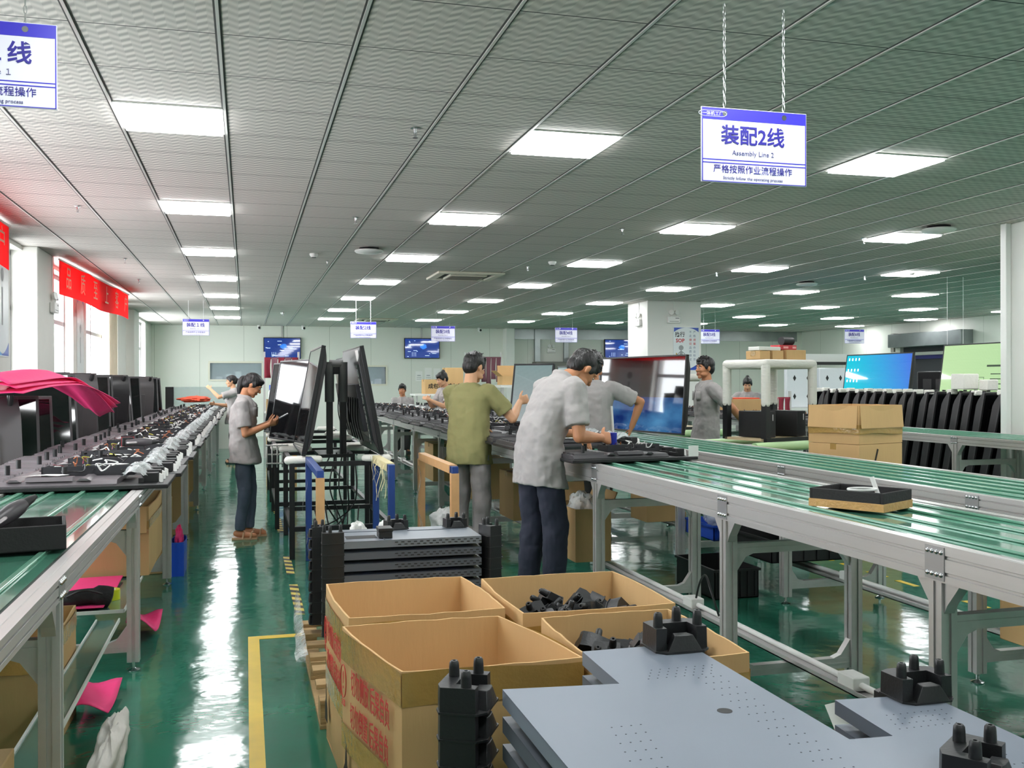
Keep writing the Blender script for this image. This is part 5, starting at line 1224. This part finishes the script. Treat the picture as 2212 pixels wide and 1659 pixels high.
# glove racks: red and mauve cloths hanging from rails
def cloth_rack(label, x0, x1, y, z, cols, group, drop=.42, n=12):
    t = thing('cloth_rack', 'steel rail rack with ' + label, 'rack', ((x0 + x1) / 2, y, 0)); L = (x1 - x0) / 2
    for s in (-1, 1): b = MB(); b.box(s * L - .02, s * L + .02, -.02, .02, 0, z + .12); b.build('upright', ALU, t)
    b = MB(); b.cyl((-L, 0, z), (L, 0, z), .012); b.build('rail', STEEL, t)
    b = MB(); b.box(-L, L, -.2, .2, .88, .91); b.build('shelf', WHITE, t)
    for k in range(n):
        xx = (x0 + x1) / 2 - L + 2 * L * (k + .5) / n; b = MB(); w_ = L / n * .95
        b.grid(lambda u, v: V((xx - w_ + 2 * w_ * u * (1 - .15 * math.sin(3 * v)), y - .014 - .03 * math.sin(6 * u + k) * v - .01, z + .012 - drop * v * (1 + .12 * math.sin(k * 2.1)))), 6, 6)
        o = b.build('hanging_cloth', cols[k % len(cols)], None, smooth=60, solid=.006); tag(o, '%s cloth from the left on the %s' % (ORD[k], group), 'cloth', group)
MAU = mat('mauve_cloth', (130, 84, 96), .85); MAR = mat('maroon_cloth', (130, 34, 52), .85); PNK = mat('rose_cloth', (190, 110, 116), .85)
cloth_rack('mauve cloths by the small pillar', 5.25, 6.15, 23.6, 2.08, [MAU], 'mauve cloth rail by the small pillar', .62, 7)
cloth_rack('maroon cloths beyond the right lines', 7.9, 9.6, 15.9, 1.17, [MAR, MAR, PNK], 'maroon cloth rail beyond the right lines', .26, 14)
cloth_rack('maroon cloths behind the woman', .35, 1.0, 19.6, 1.95, [MAR, MAU], 'maroon cloth rail behind the aisle woman', .4, 5)
for (x0, x1, y0, y1, z0, h, l, m_) in ((.35, .62, 13.9, 14.3, 1.24, .28, 'brown carton on the shelf behind the woman holding the tablet', KRAFT), (3.95, 4.44, 22.0, 22.5, 1.201, .33, 'carton with black print left of the woman with a bun', KRAFT), (4.46, 4.86, 22.1, 22.6, 1.201, .60, 'taller plain carton right of the printed carton', KRAFT)):
    t = shut_box(l, x0, x1, y0, y1, z0, z0 + h, None, m_)
    if 'print' in l: text('成包装', .12, BLKINK, t, (0, -.2525, .17), bold=.003)
t = thing('side_table', 'pale side table under the cartons before the back wall', 'table', (4.45, 22.3, 0)); b = MB(); b.box(-.75, .75, -.35, .35, 1.16, 1.2); b.build('table_top', WHITE, t)
for x in (-.7, .7):
    for y in (-.3, .3): b = MB(); b.box(x - .02, x + .02, y - .02, y + .02, 0, 1.16); b.build('leg', ALU, t)
t = thing('shelf_rack', 'narrow wooden shelf rack behind the woman in the aisle', 'rack', (.48, 14.1, 0)); b = MB(); b.box(-.2, .2, -.22, .22, 1.21, 1.239); b.build('shelf', WOOD, t)
for x in (-.18, .18):
    for y in (-.2, .2): b = MB(); b.box(x - .022, x + .022, y - .022, y + .022, 0, 1.21); b.build('post', KRAFT, t)
t = thing('spray_bottle', 'blue and white bottle on the shelf rack behind the woman', 'bottle', (.33, 13.84, 1.24)); b = MB(); b.lathe([(.03, 0), (.03, .1), (.012, .13), (.012, .14)], (0, 0, 0), 16); b.build('bottle', WPLAST, t, smooth=40); b = MB(); b.lathe([(.02, .13), (.02, .2), (.001, .2)], (0, 0, 0), 14); b.build('blue_cap', BLUEPL, t, smooth=40)
t, *_ = open_box('open carton with raised flaps on the shelf behind the olive shirt', 5.72, 6.25, 21.8, 22.3, 1.40, 1.6, None, False, 71, KRAFT, flaps=(('+y', 10, .26), ('-x', 50, .2)))
t = thing('side_shelf', 'pale shelf bench loaded with small parts behind the olive shirt', 'bench', (6.4, 22.05, 0)); b = MB(); b.box(-.75, .8, -.35, .35, 1.34, 1.398); b.build('bench_top', WHITE, t)
for x in (-.7, .75):
    for y in (-.3, .3): b = MB(); b.box(x - .025, x + .025, y - .025, y + .025, 0, 1.34); b.build('leg', ALU, t)
for k in range(5): bag_blob('parts_bag', 'small white parts bag on the far shelf bench, %s from the left' % ORD[k], 'bag', (6.36 + .16 * k, 22.0, 1.45), .07, .08, .055, mat('white_film'), 50 + k)
CAB = mat('grey_green_cabinet', (112, 112, 104), .5)
for k, (x, h, l) in enumerate(((8.6, 2.05, 'grey storage cabinet against the back wall, left one'), (9.75, 2.2, 'grey storage cabinet against the back wall, right one'))):
    t = thing('cabinet', l, 'cabinet', (x, Y1 - .35, 0)); b = MB(); b.box(-.5, .5, -.22, .22, 0, h); b.build('body', CAB, t, bevel=.006)
    for s in (-1, 1):
        b = MB(); b.box(min(0, s * .48) + .006, max(0, s * .48) - .006, -.238, -.221, .06, h - .05); d = b.build('door', CAB, t, bevel=.003)
        b = MB(); b.box(s * .05 - .01, s * .05 + .01, -.25, -.238, h * .5, h * .5 + .12); b.build('handle', STEEL, d)
# line ends: fish-tank-like glass guard, orange cloths
t = thing('glass_guard', 'clear glass guard box with a black post at the far end of the left line', 'guard', (-.85, 22.7, 0)); b = MB(); b.box(-.75, .75, -.004, .004, .96, 1.38); b.build('pane', mat('guard_glass', (170, 190, 195), .05, alpha=.35, spec=.8), t); b = MB(); b.box(-.85, -.68, -.06, .06, .0, 1.38); b.build('post', BLACK, t); b = MB(); b.box(-.7, .75, -.05, .05, .0, .955); b.build('base_panel', mat('pale_frame'), t)
ORG = mat('orange_cloth')
for k, (x, y, z, l) in enumerate(((-.95, 19.9, 1.15, 'orange-red cloth lying across the far display shells of the left line'), (3.85, 17.2, 1.13, 'red cloth on the far shells before the seated man'), (3.7, 15.4, 1.12, 'red cloth on the far shells left of the olive shirt'), (3.95, 18.4, 1.12, 'orange cloth at the far end of the second line'))):
    bag_blob('cloth', l, 'cloth', (x, y, z), .28, .2, .06, ORG if k in (0, 3) else mat('crimson_cloth', (196, 60, 76), .8), 80 + k)
for k, (px, z0, z1, l) in enumerate(((905, 1.5, 1.78, 'framed notice left of the pair on the back wall'), (925, 1.5, 1.88, 'framed notice in the middle on the back wall'), (944, 1.5, 1.86, 'framed notice right of the pair on the back wall'))):
    x = gy(px, 815, Y1).x; t = thing('wall_notice', l, 'notice', (x, Y1 - .001, z0)); b = MB(); b.box(-.1, .1, -.012, 0, 0, z1 - z0); b.build('sheet', PAPER, t); b = MB(); b.box(-.07, .07, -.0135, -.012, .05, .06); b.box(-.07, .07, -.0135, -.012, .1, .11); b.box(-.05, .05, -.0135, -.012, .15, .17); b.build('print_lines', mat('grey_print', (150, 155, 160), .6), t)
# ------------------------------------------------------------------ people
SKIN = mat('skin_warm', (214, 164, 128), .5, spec=.35, var=.04, vs=9); SKIN2 = mat('skin_tan', (190, 132, 96), .5, spec=.35, var=.04, vs=9)
HAIRM = mat('black_hair', (22, 20, 20), .42, bump=.5, bs=60, stretch=(1, 1, .25))
EYEW = mat('eye_white', (225, 220, 214), .3); EYEB = mat('eye_dark', (30, 22, 18), .25); LIP = mat('lip', (170, 96, 84), .5); BROW = mat('brow_hair', (36, 28, 25), .7)
SHIRTG = mat('grey_work_shirt', (164, 160, 158), .85, bump=.35, bs=9, var=.03, vs=5); OLIVE = mat('olive_cotton', (142, 138, 92), .9, bump=.3, bs=10, var=.04, vs=5)
NAVY = mat('navy_trousers', (40, 44, 60), .85, bump=.3, bs=10); LGREY = mat('light_grey_trousers', (150, 144, 144), .85, bump=.5, bs=9); JEAN = mat('slate_jeans', (78, 88, 104), .85, bump=.4, bs=10, var=.08, vs=8); DKTR = mat('charcoal_trousers', (66, 66, 66), .85)
SHOEM = mat('dark_shoe', (40, 38, 38), .6); SANDAL = mat('beige_sandal', (190, 150, 116), .6)
def frm(o, f, u):                                      # frame with x = forward f, z ~ up u
    f = f.normalized(); l = u.cross(f).normalized(); u = f.cross(l)
    return M(((f.x, l.x, u.x, o.x), (f.y, l.y, u.y, o.y), (f.z, l.z, u.z, o.z), (0, 0, 0, 1)))
def fuse(mb, name, m, parent, vox, smooth=2, fold=0, fs=.12):
    me = mb.mesh(name, m); o = bpy.data.objects.new(name, me); COL.objects.link(o)
    rm = o.modifiers.new('r', 'REMESH'); rm.mode = 'VOXEL'; rm.voxel_size = vox
    sm = o.modifiers.new('s', 'SMOOTH'); sm.iterations = smooth; sm.factor = .5
    if fold:
        tx = bpy.data.textures.get('fold_%g' % fs) or bpy.data.textures.new('fold_%g' % fs, 'CLOUDS'); tx.noise_scale = fs
        dm = o.modifiers.new('d', 'DISPLACE'); dm.texture = tx; dm.strength = fold; dm.mid_level = .5; dm.texture_coords = 'LOCAL'
    me2 = bpy.data.meshes.new_from_object(o.evaluated_get(bpy.context.evaluated_depsgraph_get()))
    bpy.data.objects.remove(o); bpy.data.meshes.remove(me)
    me2.materials.clear(); me2.materials.append(m); me2.name = name; me2.shade_smooth()
    o = bpy.data.objects.new(name, me2); COL.objects.link(o); o.parent = parent; return o
def ik(S, T, a, b, pole):
    d = T - S; L = min(d.length, (a + b) * .995); d.normalize()
    p = (pole - d * pole.dot(d)).normalized(); x = (a * a - b * b + L * L) / (2 * L); h = math.sqrt(max(a * a - x * x, 1e-6))
    return S + d * x + p * h, S + d * L
def ring(c, ax, ay, a, b, n=20, pw=2.4):
    out = []
    for k in range(n):
        t = 2 * PI * k / n; ct, st = math.cos(t), math.sin(t); q = (abs(ct) ** pw + abs(st) ** pw) ** (-1 / pw)
        out.append(c + ax * (a * ct * q) + ay * (b * st * q))
    return out
def hand(mb, Wp, f, pal, s, k=1.0, curl=(.5, .6, .4), spread=.06):
    """palm and five fingers; f finger direction, pal palm normal, s side: +1 thumb to pal x f"""
    f = f.normalized(); pal = (pal - f * pal.dot(f)).normalized(); sd = pal.cross(f) * s
    rings = []
    for t, wd, th in ((-.012, .026, .019), (.02, .032, .017), (.05, .041, .015), (.082, .041, .012)):
        rings.append(ring(Wp + f * t * k, sd, pal, wd * k, th * k, 14, 2.6))
    mb.loft(rings)
    for j, (off, ln, r_) in enumerate(((.030, .072, .0088), (.010, .08, .0092), (-.011, .074, .0088), (-.031, .058, .0078))):
        p = Wp + f * .078 * k + sd * off * k; d = (f + sd * off * 1.6 * (spread / .06) * .6).normalized(); pts = [p - f * .02 * k, p]
        for q, fr_ in enumerate((.45, .31, .24)):
            c = curl[q] * (1 + .07 * j); d = (d * math.cos(c) + pal * math.sin(c)).normalized(); p = p + d * ln * fr_ * k * 1.05; pts.append(p)
        for a, c2, q in zip(pts, pts[1:], range(9)): mb.caps(a, c2, r_ * k * (1 - .06 * q), r_ * k * (1 - .06 * (q + 1)), 8)
    p = Wp + f * .018 * k + sd * .028 * k; d = (sd * .8 + f * .65 + pal * .35).normalized(); q1 = p + d * .036 * k; d2 = (d + f * .55 + pal * .35 * (curl[0] + .3)).normalized(); q2 = q1 + d2 * .03 * k; d3 = (d2 + f * .3 + pal * .3).normalized(); q3 = q2 + d3 * .024 * k
    for a, c2, r1, r2 in ((p, q1, .0135, .0115), (q1, q2, .0112, .010), (q2, q3, .0098, .0085)): mb.caps(a, c2, r1 * k, r2 * k, 8)
def person(label, loc, head, H=1.72, lean=0, hpitch=0, hyaw=0, hands=None, skin=SKIN, shirt=SHIRTG, trous=NAVY, hair='short', fem=False, shoe=SHOEM, vox=.0075, poles=None, hc=None, legs=((.0, .1), (.0, -.1)), sit=False, collar=True, sleeve=.78, hunch=0, hemd=.09, twist=0, pdrop=0, fingers=None):
    """loc feet centre; head heading (radians, 0 = +x); hands: left/right wrist targets in world"""
    k = H / 1.72; hz = M.Rotation(head, 4, 'Z'); inv = (M.Translation(V(loc)) @ hz).inverted()
    g = .93 if fem else 1.0
    P0 = V((0, 0, .535 * H - pdrop)); ld = V((math.sin(lean), 0, math.cos(lean)))
    fwd = V((math.cos(lean), 0, -math.sin(lean)))
    tw = M.Rotation(twist, 3, ld); lat = tw @ V((0, 1, 0)); cf = tw @ fwd
    waist = P0 + V((math.sin(lean * .35), 0, math.cos(lean * .35))) * .08 * H
    ch = waist + ld * .135 * H; sh = waist + ld * .195 * H; nk = waist + ld * .217 * H
    hd = lean * .75 + hpitch * .45 + hunch; hdir = V((math.sin(hd), 0, math.cos(hd)))
    nb = nk + hdir * .045 * H
    hp = hpitch; ff = V((math.cos(hp) * math.cos(hyaw), math.cos(hp) * math.sin(hyaw), -math.sin(hp))); uu = V((math.sin(hp) * math.cos(hyaw), math.sin(hp) * math.sin(hyaw), math.cos(hp)))
    hcn = nb + uu * .048 * H + ff * .022
    FH = frm(hcn, ff, uu) @ M.Scale(k * (.95 if fem else 1.0), 4)
    # ---- body
    b = MB()
    SHW = .101 * H * g
    b.loft([ring(P0 - V((0, 0, .05)), cf, V((0, 1, 0)), .09 * k, .13 * k * g), ring(waist, cf, lat, .085 * k, .12 * k * g), ring(ch, cf, lat, .09 * k, .14 * k * g), ring(sh, cf, lat, .06 * k, .12 * k * g), ring(nk, hdir.cross(lat) * -1, lat, .055 * k, .06 * k)])
    b.tube([nk - ld * .04, nk, nb, hcn - ff * .02 - uu * .02], [.066 * k * g, .058 * k * g, .053 * k * g, .05 * k * g], 14)
    b.ell((-.012, 0, .03), .097, .076, .092, FH, 20, 12); b.ell((.022, 0, -.045), .066, .060, .064, FH, 18, 10); b.ell((.028, 0, -.012), .066, .066, .06, FH, 18, 10)
    b.ell((.066, 0, -.094), .024, .026, .021, FH); b.caps(FH @ V((.084, 0, .014)), FH @ V((.104, 0, -.022)), .008 * k, .0125 * k, 10)
    for s in (-1, 1):
        b.ell((.096, s * .011, -.026), .009, .008, .007, FH, 8, 6); b.ell((.062, s * .036, -.024), .026, .026, .024, FH); b.ell((.076, s * .026, .030), .012, .026, .009, FH)
        b.ell((-.006, s * .078, -.008), .018, .008, .032, FH, 10, 7); b.ell((.04, s * .046, -.066), .04, .018, .024, FH)
    b.ell((.086, 0, -.052), .009, .021, .006, FH); b.ell((.084, 0, -.063), .009, .018, .006, FH)
    UA_, FA = .176 * H, .148 * H
    arms = []
    for i, s in enumerate((1, -1)):
        S = sh + lat * s * (SHW + .0 * k) - ld * .022
        Tg = None if hands is None or hands[i] is None else inv @ V(hands[i])
        if Tg is None: Tg = S + V((.05, s * .03, -1)).normalized() * (UA_ + FA) * .985
        pole = V(poles[i]) if poles and poles[i] else V((-.6, s * .5, -.6))
        E, Wp = ik(S, Tg, UA_, FA, pole); arms.append((S, E, Wp, s))
        b.tube([S, S.lerp(E, .5), E], [.052 * k * g, .046 * k * g, .040 * k * g], 12); b.ell(E, .041 * k * g, .041 * k * g, .041 * k * g)
        d = (Wp - E).normalized(); b.tube([E, E + d * FA * .3, E + d * FA * .75, Wp + d * .004], [.040 * k * g, .041 * k * g, .031 * k * g, .026 * k * g], 12)
        fi = fingers[i] if fingers and fingers[i] else {}
        fdir = (hz.to_3x3().inverted() @ V(fi['f'])) if 'f' in fi else d; pdir = (hz.to_3x3().inverted() @ V(fi['p'])) if 'p' in fi else V((0, -s, -.3))
        hand(b, Wp, fdir, pdir, fi.get('s', s), k * .98 * g, fi.get('curl', (.4, .5, .35)))
    # legs
    LG = []
    for i, s in enumerate((1, -1)):
        hip = P0 + V((0, s * .052 * H, -.02)); lx, ly = legs[i]
        foot = V((lx, ly, .055 * H)); sg = (foot - hip).length * .502; kn, an = ik(hip, foot, sg, sg, V((1, s * .1, 0)))
        LG.append((hip, kn, an, s)); b.tube([hip, kn, an], [.07 * k, .05 * k, .036 * k], 12); b.caps(an + V((-.03, 0, -.035)), an + V((.13, s * .02, -.055)), .034 * k, .03 * k, 10)
    body = fuse(b, 'person', skin, None, vox, 2); tag(body, label, 'person'); body.location = loc; body.rotation_euler = (0, 0, head)
    # ---- face details
    for s in (-1, 1):
        b = MB(); b.ell((.082, s * .030, .010), .008, .0135, .0055, FH, 10, 6); e = b.build('eye', EYEW, body, smooth=180)
        b = MB(); b.ell((.0875, s * .029, .0085), .004, .0058, .0048, FH, 10, 6); b.build('iris', EYEB, e, smooth=180)
        b = MB(); b.tube([FH @ V((.088 - .006 * abs(t - .35), s * (.013 + .034 * t), .0295 + .006 * math.sin(PI * t))) for t in (0, .25, .5, .75, 1)], [.002, .0036, .0036, .003, .0015], 6); b.build('eyebrow', BROW, body, smooth=180)
        b = MB(); b.tube([FH @ V((.0895 - .010 * (t - .4) ** 2 * 2, s * (.016 + .029 * t), .0155 + .003 * math.sin(PI * t))) for t in (0, .3, .6, 1)], [.0012, .002, .002, .0012], 6); b.build('eyelid', BROW, body, smooth=180)
    b = MB(); b.ell((.0925, 0, -.0535), .004, .019, .0042, FH, 12, 6); b.ell((.091, 0, -.0615), .0045, .016, .005, FH, 12, 6); b.build('lips', LIP, body, smooth=180)
    # ---- hair
    b = MB(); r = random.Random(len(label))
    b.ell((-.02, 0, .046), .104, .084, .086, FH, 22, 12); b.ell((-.055, 0, .0), .062, .074, .08, FH, 18, 10)
    if hair == 'short':
        b.ell((.035, 0, .088), .064, .06, .034, FH)
        for q in range(46):
            a, e = r.uniform(0, 6.28), r.uniform(.45, 1.5); p = V((-.012 + .1 * math.cos(e) * math.cos(a), .084 * math.cos(e) * math.sin(a), .05 + .084 * math.sin(e))); n = V((p.x * .5 + .03, p.y, p.z - .02)).normalized()
            b.caps(FH @ (p - n * .012), FH @ (p + n * .012 + V((.012, r.uniform(-.01, .01), 0))), .0095 * k, .003 * k, 6)
        for s in (-1, 1): b.ell((.022, s * .072, .02), .022, .012, .035, FH)
        for q in range(9): y = -.05 + .0125 * q; b.caps(FH @ V((.058, y, .092)), FH @ V((.088 - abs(y) * .3, y * 1.02, .052 + r.uniform(-.006, .01))), .012 * k, .005 * k, 6)
    else:
        b.ell((.028, 0, .082), .062, .064, .034, FH)
        for s in (-1, 1): b.ell((.012, s * .070, .022), .034, .017, .04, FH)
        if hair == 'pony':
            p0 = FH @ V((-.095, 0, .015)); pts = bent([p0] + [p0 + V(q) * k for q in ((-.03, 0, .005), (-.058, 0, -.06), (-.062, 0, -.15), (-.045, .0, -.27))], 5); n = len(pts)
            b.tube(pts, [(.020 + .018 * math.sin(PI * min(1, i / n * 1.25)) if i < n - 1 else .006) * k for i in range(n)], 12)
        elif hair == 'bun': b.ell((-.075, 0, .115), .035, .036, .034, FH)
    fuse(b, 'hair', HAIRM, body, max(.005, vox * .8), 1)
    # ---- trousers
    b = MB(); tw_ = .96 if fem else 1.06
    b.loft([ring(P0 + V((0, 0, .015 * H)), V((1, 0, 0)), V((0, 1, 0)), .095 * k * tw_, .135 * k * tw_), ring(P0 - V((0, 0, .02)), V((1, 0, 0)), V((0, 1, 0)), .104 * k * tw_, .150 * k * tw_), ring(P0 - V((0, 0, .07 * H)), V((1, 0, 0)), V((0, 1, 0)), .102 * k * tw_, .155 * k * tw_)])
    wk = (.088, .066, .052) if fem else (.098, .082, .068)
    for hip, kn, an, s in LG:
        end = an + V((0, 0, -.018 * H if not fem else .0)); b.tube([hip, hip.lerp(kn, .5), kn, kn.lerp(an, .5), end], [wk[0] * .9 * k, wk[0] * .92 * k, wk[1] * k, (wk[1] + wk[2]) / 2 * k, wk[2] * k], 16)
    fuse(b, 'trousers', trous, body, max(.009, vox * 1.3), 2, .022, .09)
    for hip, kn, an, s in LG:
        b = MB(); z = an.z - .055 * H; c = V((an.x, an.y, 0)) + V((0, 0, z))
        b.loft([[c + V((x, s * .012 + y * wd, zz)) for y, zz in ((-1, .0), (-1, hh * .5), (-.6, hh), (.6, hh), (1, hh * .5), (1, .0))] for x, wd, hh in ((-.075, .025, .05), (-.055, .038, .085), (.02, .044, .085), (.08, .05, .06), (.145, .047, .045), (.19, .026, .03))])
        if fem:
            b.b.free(); b = MB(); b.loft([[c + V((x, s * .012 + y * wd, zz)) for y, zz in ((-1, -.0), (-1, .018), (1, .018), (1, .0))] for x, wd in ((-.07, .03), (.0, .036), (.08, .045), (.16, .03))])
            for x in (.03, .1): b.tube([c + V((x, s * .012 - .046, .01)), c + V((x + .01, s * .012 - .035, .065)), c + V((x + .015, s * .012 + .035, .065)), c + V((x, s * .012 + .046, .01))], .009, 6)
        b.build('shoe', shoe, body, smooth=60)
    # ---- shirt
    b = MB(); q = .97 if fem else 1.0; w_ = q * (1.04 if fem else 1)
    hem = P0 + V((.025 + .03 * lean, 0, 0)) - (V((0, 0, 1)) * .75 + ld * .25).normalized() * hemd * H
    b.loft([ring(hem, V((1, 0, -.3 * lean)).normalized(), lat, .156 * k * w_, .198 * k * w_, 24), ring(P0 + V((.012, 0, 0)), cf, lat, .142 * k * w_, .188 * k * w_, 24), ring(waist, cf, lat, .128 * k * w_, .172 * k * w_, 24), ring(waist.lerp(ch, .6), cf, lat, .132 * k * w_, .182 * k * w_, 24), ring(ch + ld * .03, cf, lat, .124 * k * w_, .192 * k * w_, 24), ring(sh - ld * .005, cf, lat, .092 * k * w_, .178 * k * w_, 24), ring(sh + ld * .028 * k, cf, lat, .074 * k * w_, .118 * k * w_, 24), ring(nk + ld * .014, cf, lat, .066 * k * w_, .072 * k * w_, 24)])
    for S, E, Wp, s in arms:
        d = (E - S).normalized(); e2 = S + d * UA_ * sleeve; b.ell(S - lat * s * .01, .078 * k * q, .078 * k * q, .074 * k * q); b.tube([S - lat * s * .05 + ld * .0, S, S.lerp(e2, .5), e2], [.074 * k * q, .076 * k * q, .075 * k * q, .077 * k * q], 16)
    if collar:
        b.tube([nk - ld * .01 + (cf * math.cos(a) * .066 + lat * math.sin(a) * .07) * k + ld * (.03 - .012 * math.cos(a)) for a in [2 * PI * i / 20 for i in range(21)]], .013 * k, 6)
        b.tube([nk + cf * .062 * k + lat * .03, ch + cf * .125 * k + lat * .045 + ld * .05], .013, 6); b.tube([nk + cf * .062 * k - lat * .03, ch + cf * .125 * k - lat * .045 + ld * .05], .013, 6)
    so = fuse(b, 'shirt', shirt, body, max(.009, vox * 1.2), 2, .03, .11)
    if collar:
        for s in (-1, 1):
            b = MB(); c = ch + cf * .138 * k * q + lat * s * .085 * k - ld * .0; b.grid(lambda u, v: c + lat * s * (.09 * (u - .5)) * k + ld * (.1 * (v - .5)) * k + cf * (.004 - .05 * ((u - .5) * s * s + .2) ** 2 * 1.2), 3, 3); b.build('chest_pocket', shirt, so, smooth=60, solid=.004)
    return body
# the bending man in grey, with a dispenser gun
GM = (1.875, 6.22, 0)
person('young man in a grey work shirt and dark trousers bending over the right belt', GM, R(14), 1.84, .44, .88, .0, ((2.28, 6.62, 1.10), (2.30, 6.17, 1.10)), SKIN2, SHIRTG, NAVY, vox=.0056, hunch=.5, hemd=.11, legs=((-.02, .12), (.05, -.11)),
       poles=((-.5, .6, -.7), (-.75, -.5, -.6)), fingers=({'f': (.75, .1, -.55), 'p': (0, -.35, -1), 's': 1}, {'f': (.72, .30, -.05), 'p': (.1, .95, -.25), 's': -1, 'curl': (1.0, 1.1, .7)}))
t = thing('dispenser_gun', 'blue dispensing gun with a white tube in the bending man hand', 'tool', (2.415, 6.24, 1.07))
b = MB(); b.tube([(0, 0, -.10), (.0, 0, -.05), (0, 0, .06)], [.012, .024, .026], 12); b.build('body', mat('royal_blue_plastic', (34, 52, 170), .35), t, smooth=40, bevel=.002)
b = MB(); b.box(-.06, -.015, -.013, .013, -.0, .04); b.build('trigger_grip', mat('royal_blue_plastic'), t, bevel=.005)
b = MB(); b.cyl((0, 0, .06), (-.012, 0, .24), .008, n=10); b.build('glue_tube', WPLAST, t, smooth=40); b = MB(); b.cyl((0, 0, -.1), (.0, 0, -.118), .008, .003); b.build('nozzle', mat('orange_tip', (224, 150, 60), .4), t, smooth=40)
# the open shell he works on
t = dup(UNITD, (2.43, 5.86, .962), R(4), 'open black display shell being glued by the bending man', GRPU, ('plastic_bag', 'paper_slip'), scale=(.8, .8, .9))
b = MB(); b.grid(lambda u, v: V((2.80 + .075 * u, 5.875 + .01 * u, .985 + .07 * v)), 3, 2); tag(b.build('paper_label', PAPER, solid=.002), 'white paper slip stuck to the end of the glued shell', 'paper')
# olive shirt man seen from behind
person('man in an olive t-shirt and light grey trousers seen from behind', (1.83, 8.12, 0), R(52), 1.745, .08, .30, -.25, ((2.02, 8.5, 1.08), (2.31, 8.22, 1.30)), SKIN, OLIVE, LGREY, vox=.006, legs=((.06, .12), (-.06, -.14)), collar=False, sleeve=.72,
       poles=((-.4, .3, -1), (.1, -.6, -1)), fingers=({'f': (.7, .6, -.2), 'p': (0, 0, -1)}, {'f': (.85, .1, .35), 'p': (-.2, .9, -.2), 's': -1, 'curl': (.9, 1.0, .6)}))
t = thing('paper_sheet', 'white sheet of paper held by the olive shirt man', 'paper', (2.36, 8.22, 1.19)); b = MB(); b.grid(lambda u, v: V((.02 + .16 * u, .03 * math.sin(2 * v), .08 - .21 * v + .02 * u)), 6, 6); b.build('sheet', PAPER, t, smooth=60, solid=.001); t.rotation_euler = (0, R(18), 0)
# the woman with the tablet
person('woman with ponytail, grey work shirt and slate jeans, looking at a tablet', (-.03, 9.62, 0), R(-6), 1.60, .03, .62, .0, ((.20, 9.66, 1.085), (.21, 9.49, 1.08)), SKIN2, SHIRTG, JEAN, 'pony', True, SANDAL, vox=.0056, legs=((.05, .085), (-.02, -.075)),
       poles=((-.5, .3, -1), (-.5, -.3, -1)), fingers=({'f': (.9, -.15, .25), 'p': (0, -.7, .6), 's': 1, 'curl': (.5, .7, .5)}, {'f': (.9, .15, .25), 'p': (0, .7, .6), 's': -1, 'curl': (.5, .7, .5)}))
t = thing('tablet', 'grey tablet computer held by the woman with a ponytail', 'tablet', (.315, 9.57, 1.14)); b = MB(); b.box(-.085, .085, -.06, .06, -.005, .005); b.build('casing', mat('tablet_grey', (110, 112, 116), .35, .4), t, bevel=.003); b = MB(); b.box(-.075, .075, -.052, .052, .005, .006); b.build('screen', GLASS_SCR, t); t.rotation_euler = (0, R(-28), 0)
person('man in a grey work shirt between the belts, partly behind the bending man', (3.13, 8.62, 0), R(62), 1.77, .06, .12, -.2, ((3.3, 9.2, 1.08), (3.52, 8.62, 1.04)), SKIN2, SHIRTG, DKTR, vox=.0085, poles=((-.3, 1, -.5), (.4, -.9, -.3)), collar=False)
person('man in a grey work shirt looking left with a hand on the rail', (5.0, 10.02, 0), R(172), 1.755, .0, .03, .25, ((5.32, 9.72, .99), None), SKIN2, SHIRTG, DKTR, vox=.0075, poles=((.2, .9, .3), None))
person('woman with a top bun seated behind the foam rack, sorting parts', (7.86, 14.3, 0), R(-118), 1.62, .18, .45, 0, ((7.62, 13.95, 1.14), (7.42, 14.1, 1.14)), SKIN, SHIRTG, DKTR, 'bun', True, vox=.009, pdrop=.05)
person('woman with a bun facing left behind the olive shirt man', (3.06, 15.0, 0), R(200), 1.66, .12, .40, 0, ((2.72, 14.75, 1.2), (2.74, 15.05, 1.2)), SKIN, SHIRTG, DKTR, 'bun', True, vox=.009)
person('man seated far away before the back wall, grey shirt', (3.14, 20.2, 0), R(-92), 1.68, .1, .1, -.3, None, SKIN2, SHIRTG, DKTR, vox=.01, pdrop=.24)
person('woman raising her hand at the far end of the left line', (-.2, 18.6, 0), R(185), 1.62, .05, .12, 0, ((-.62, 18.5, 1.36), (-.55, 18.75, 1.08)), SKIN, SHIRTG, DKTR, 'pony', True, vox=.009)
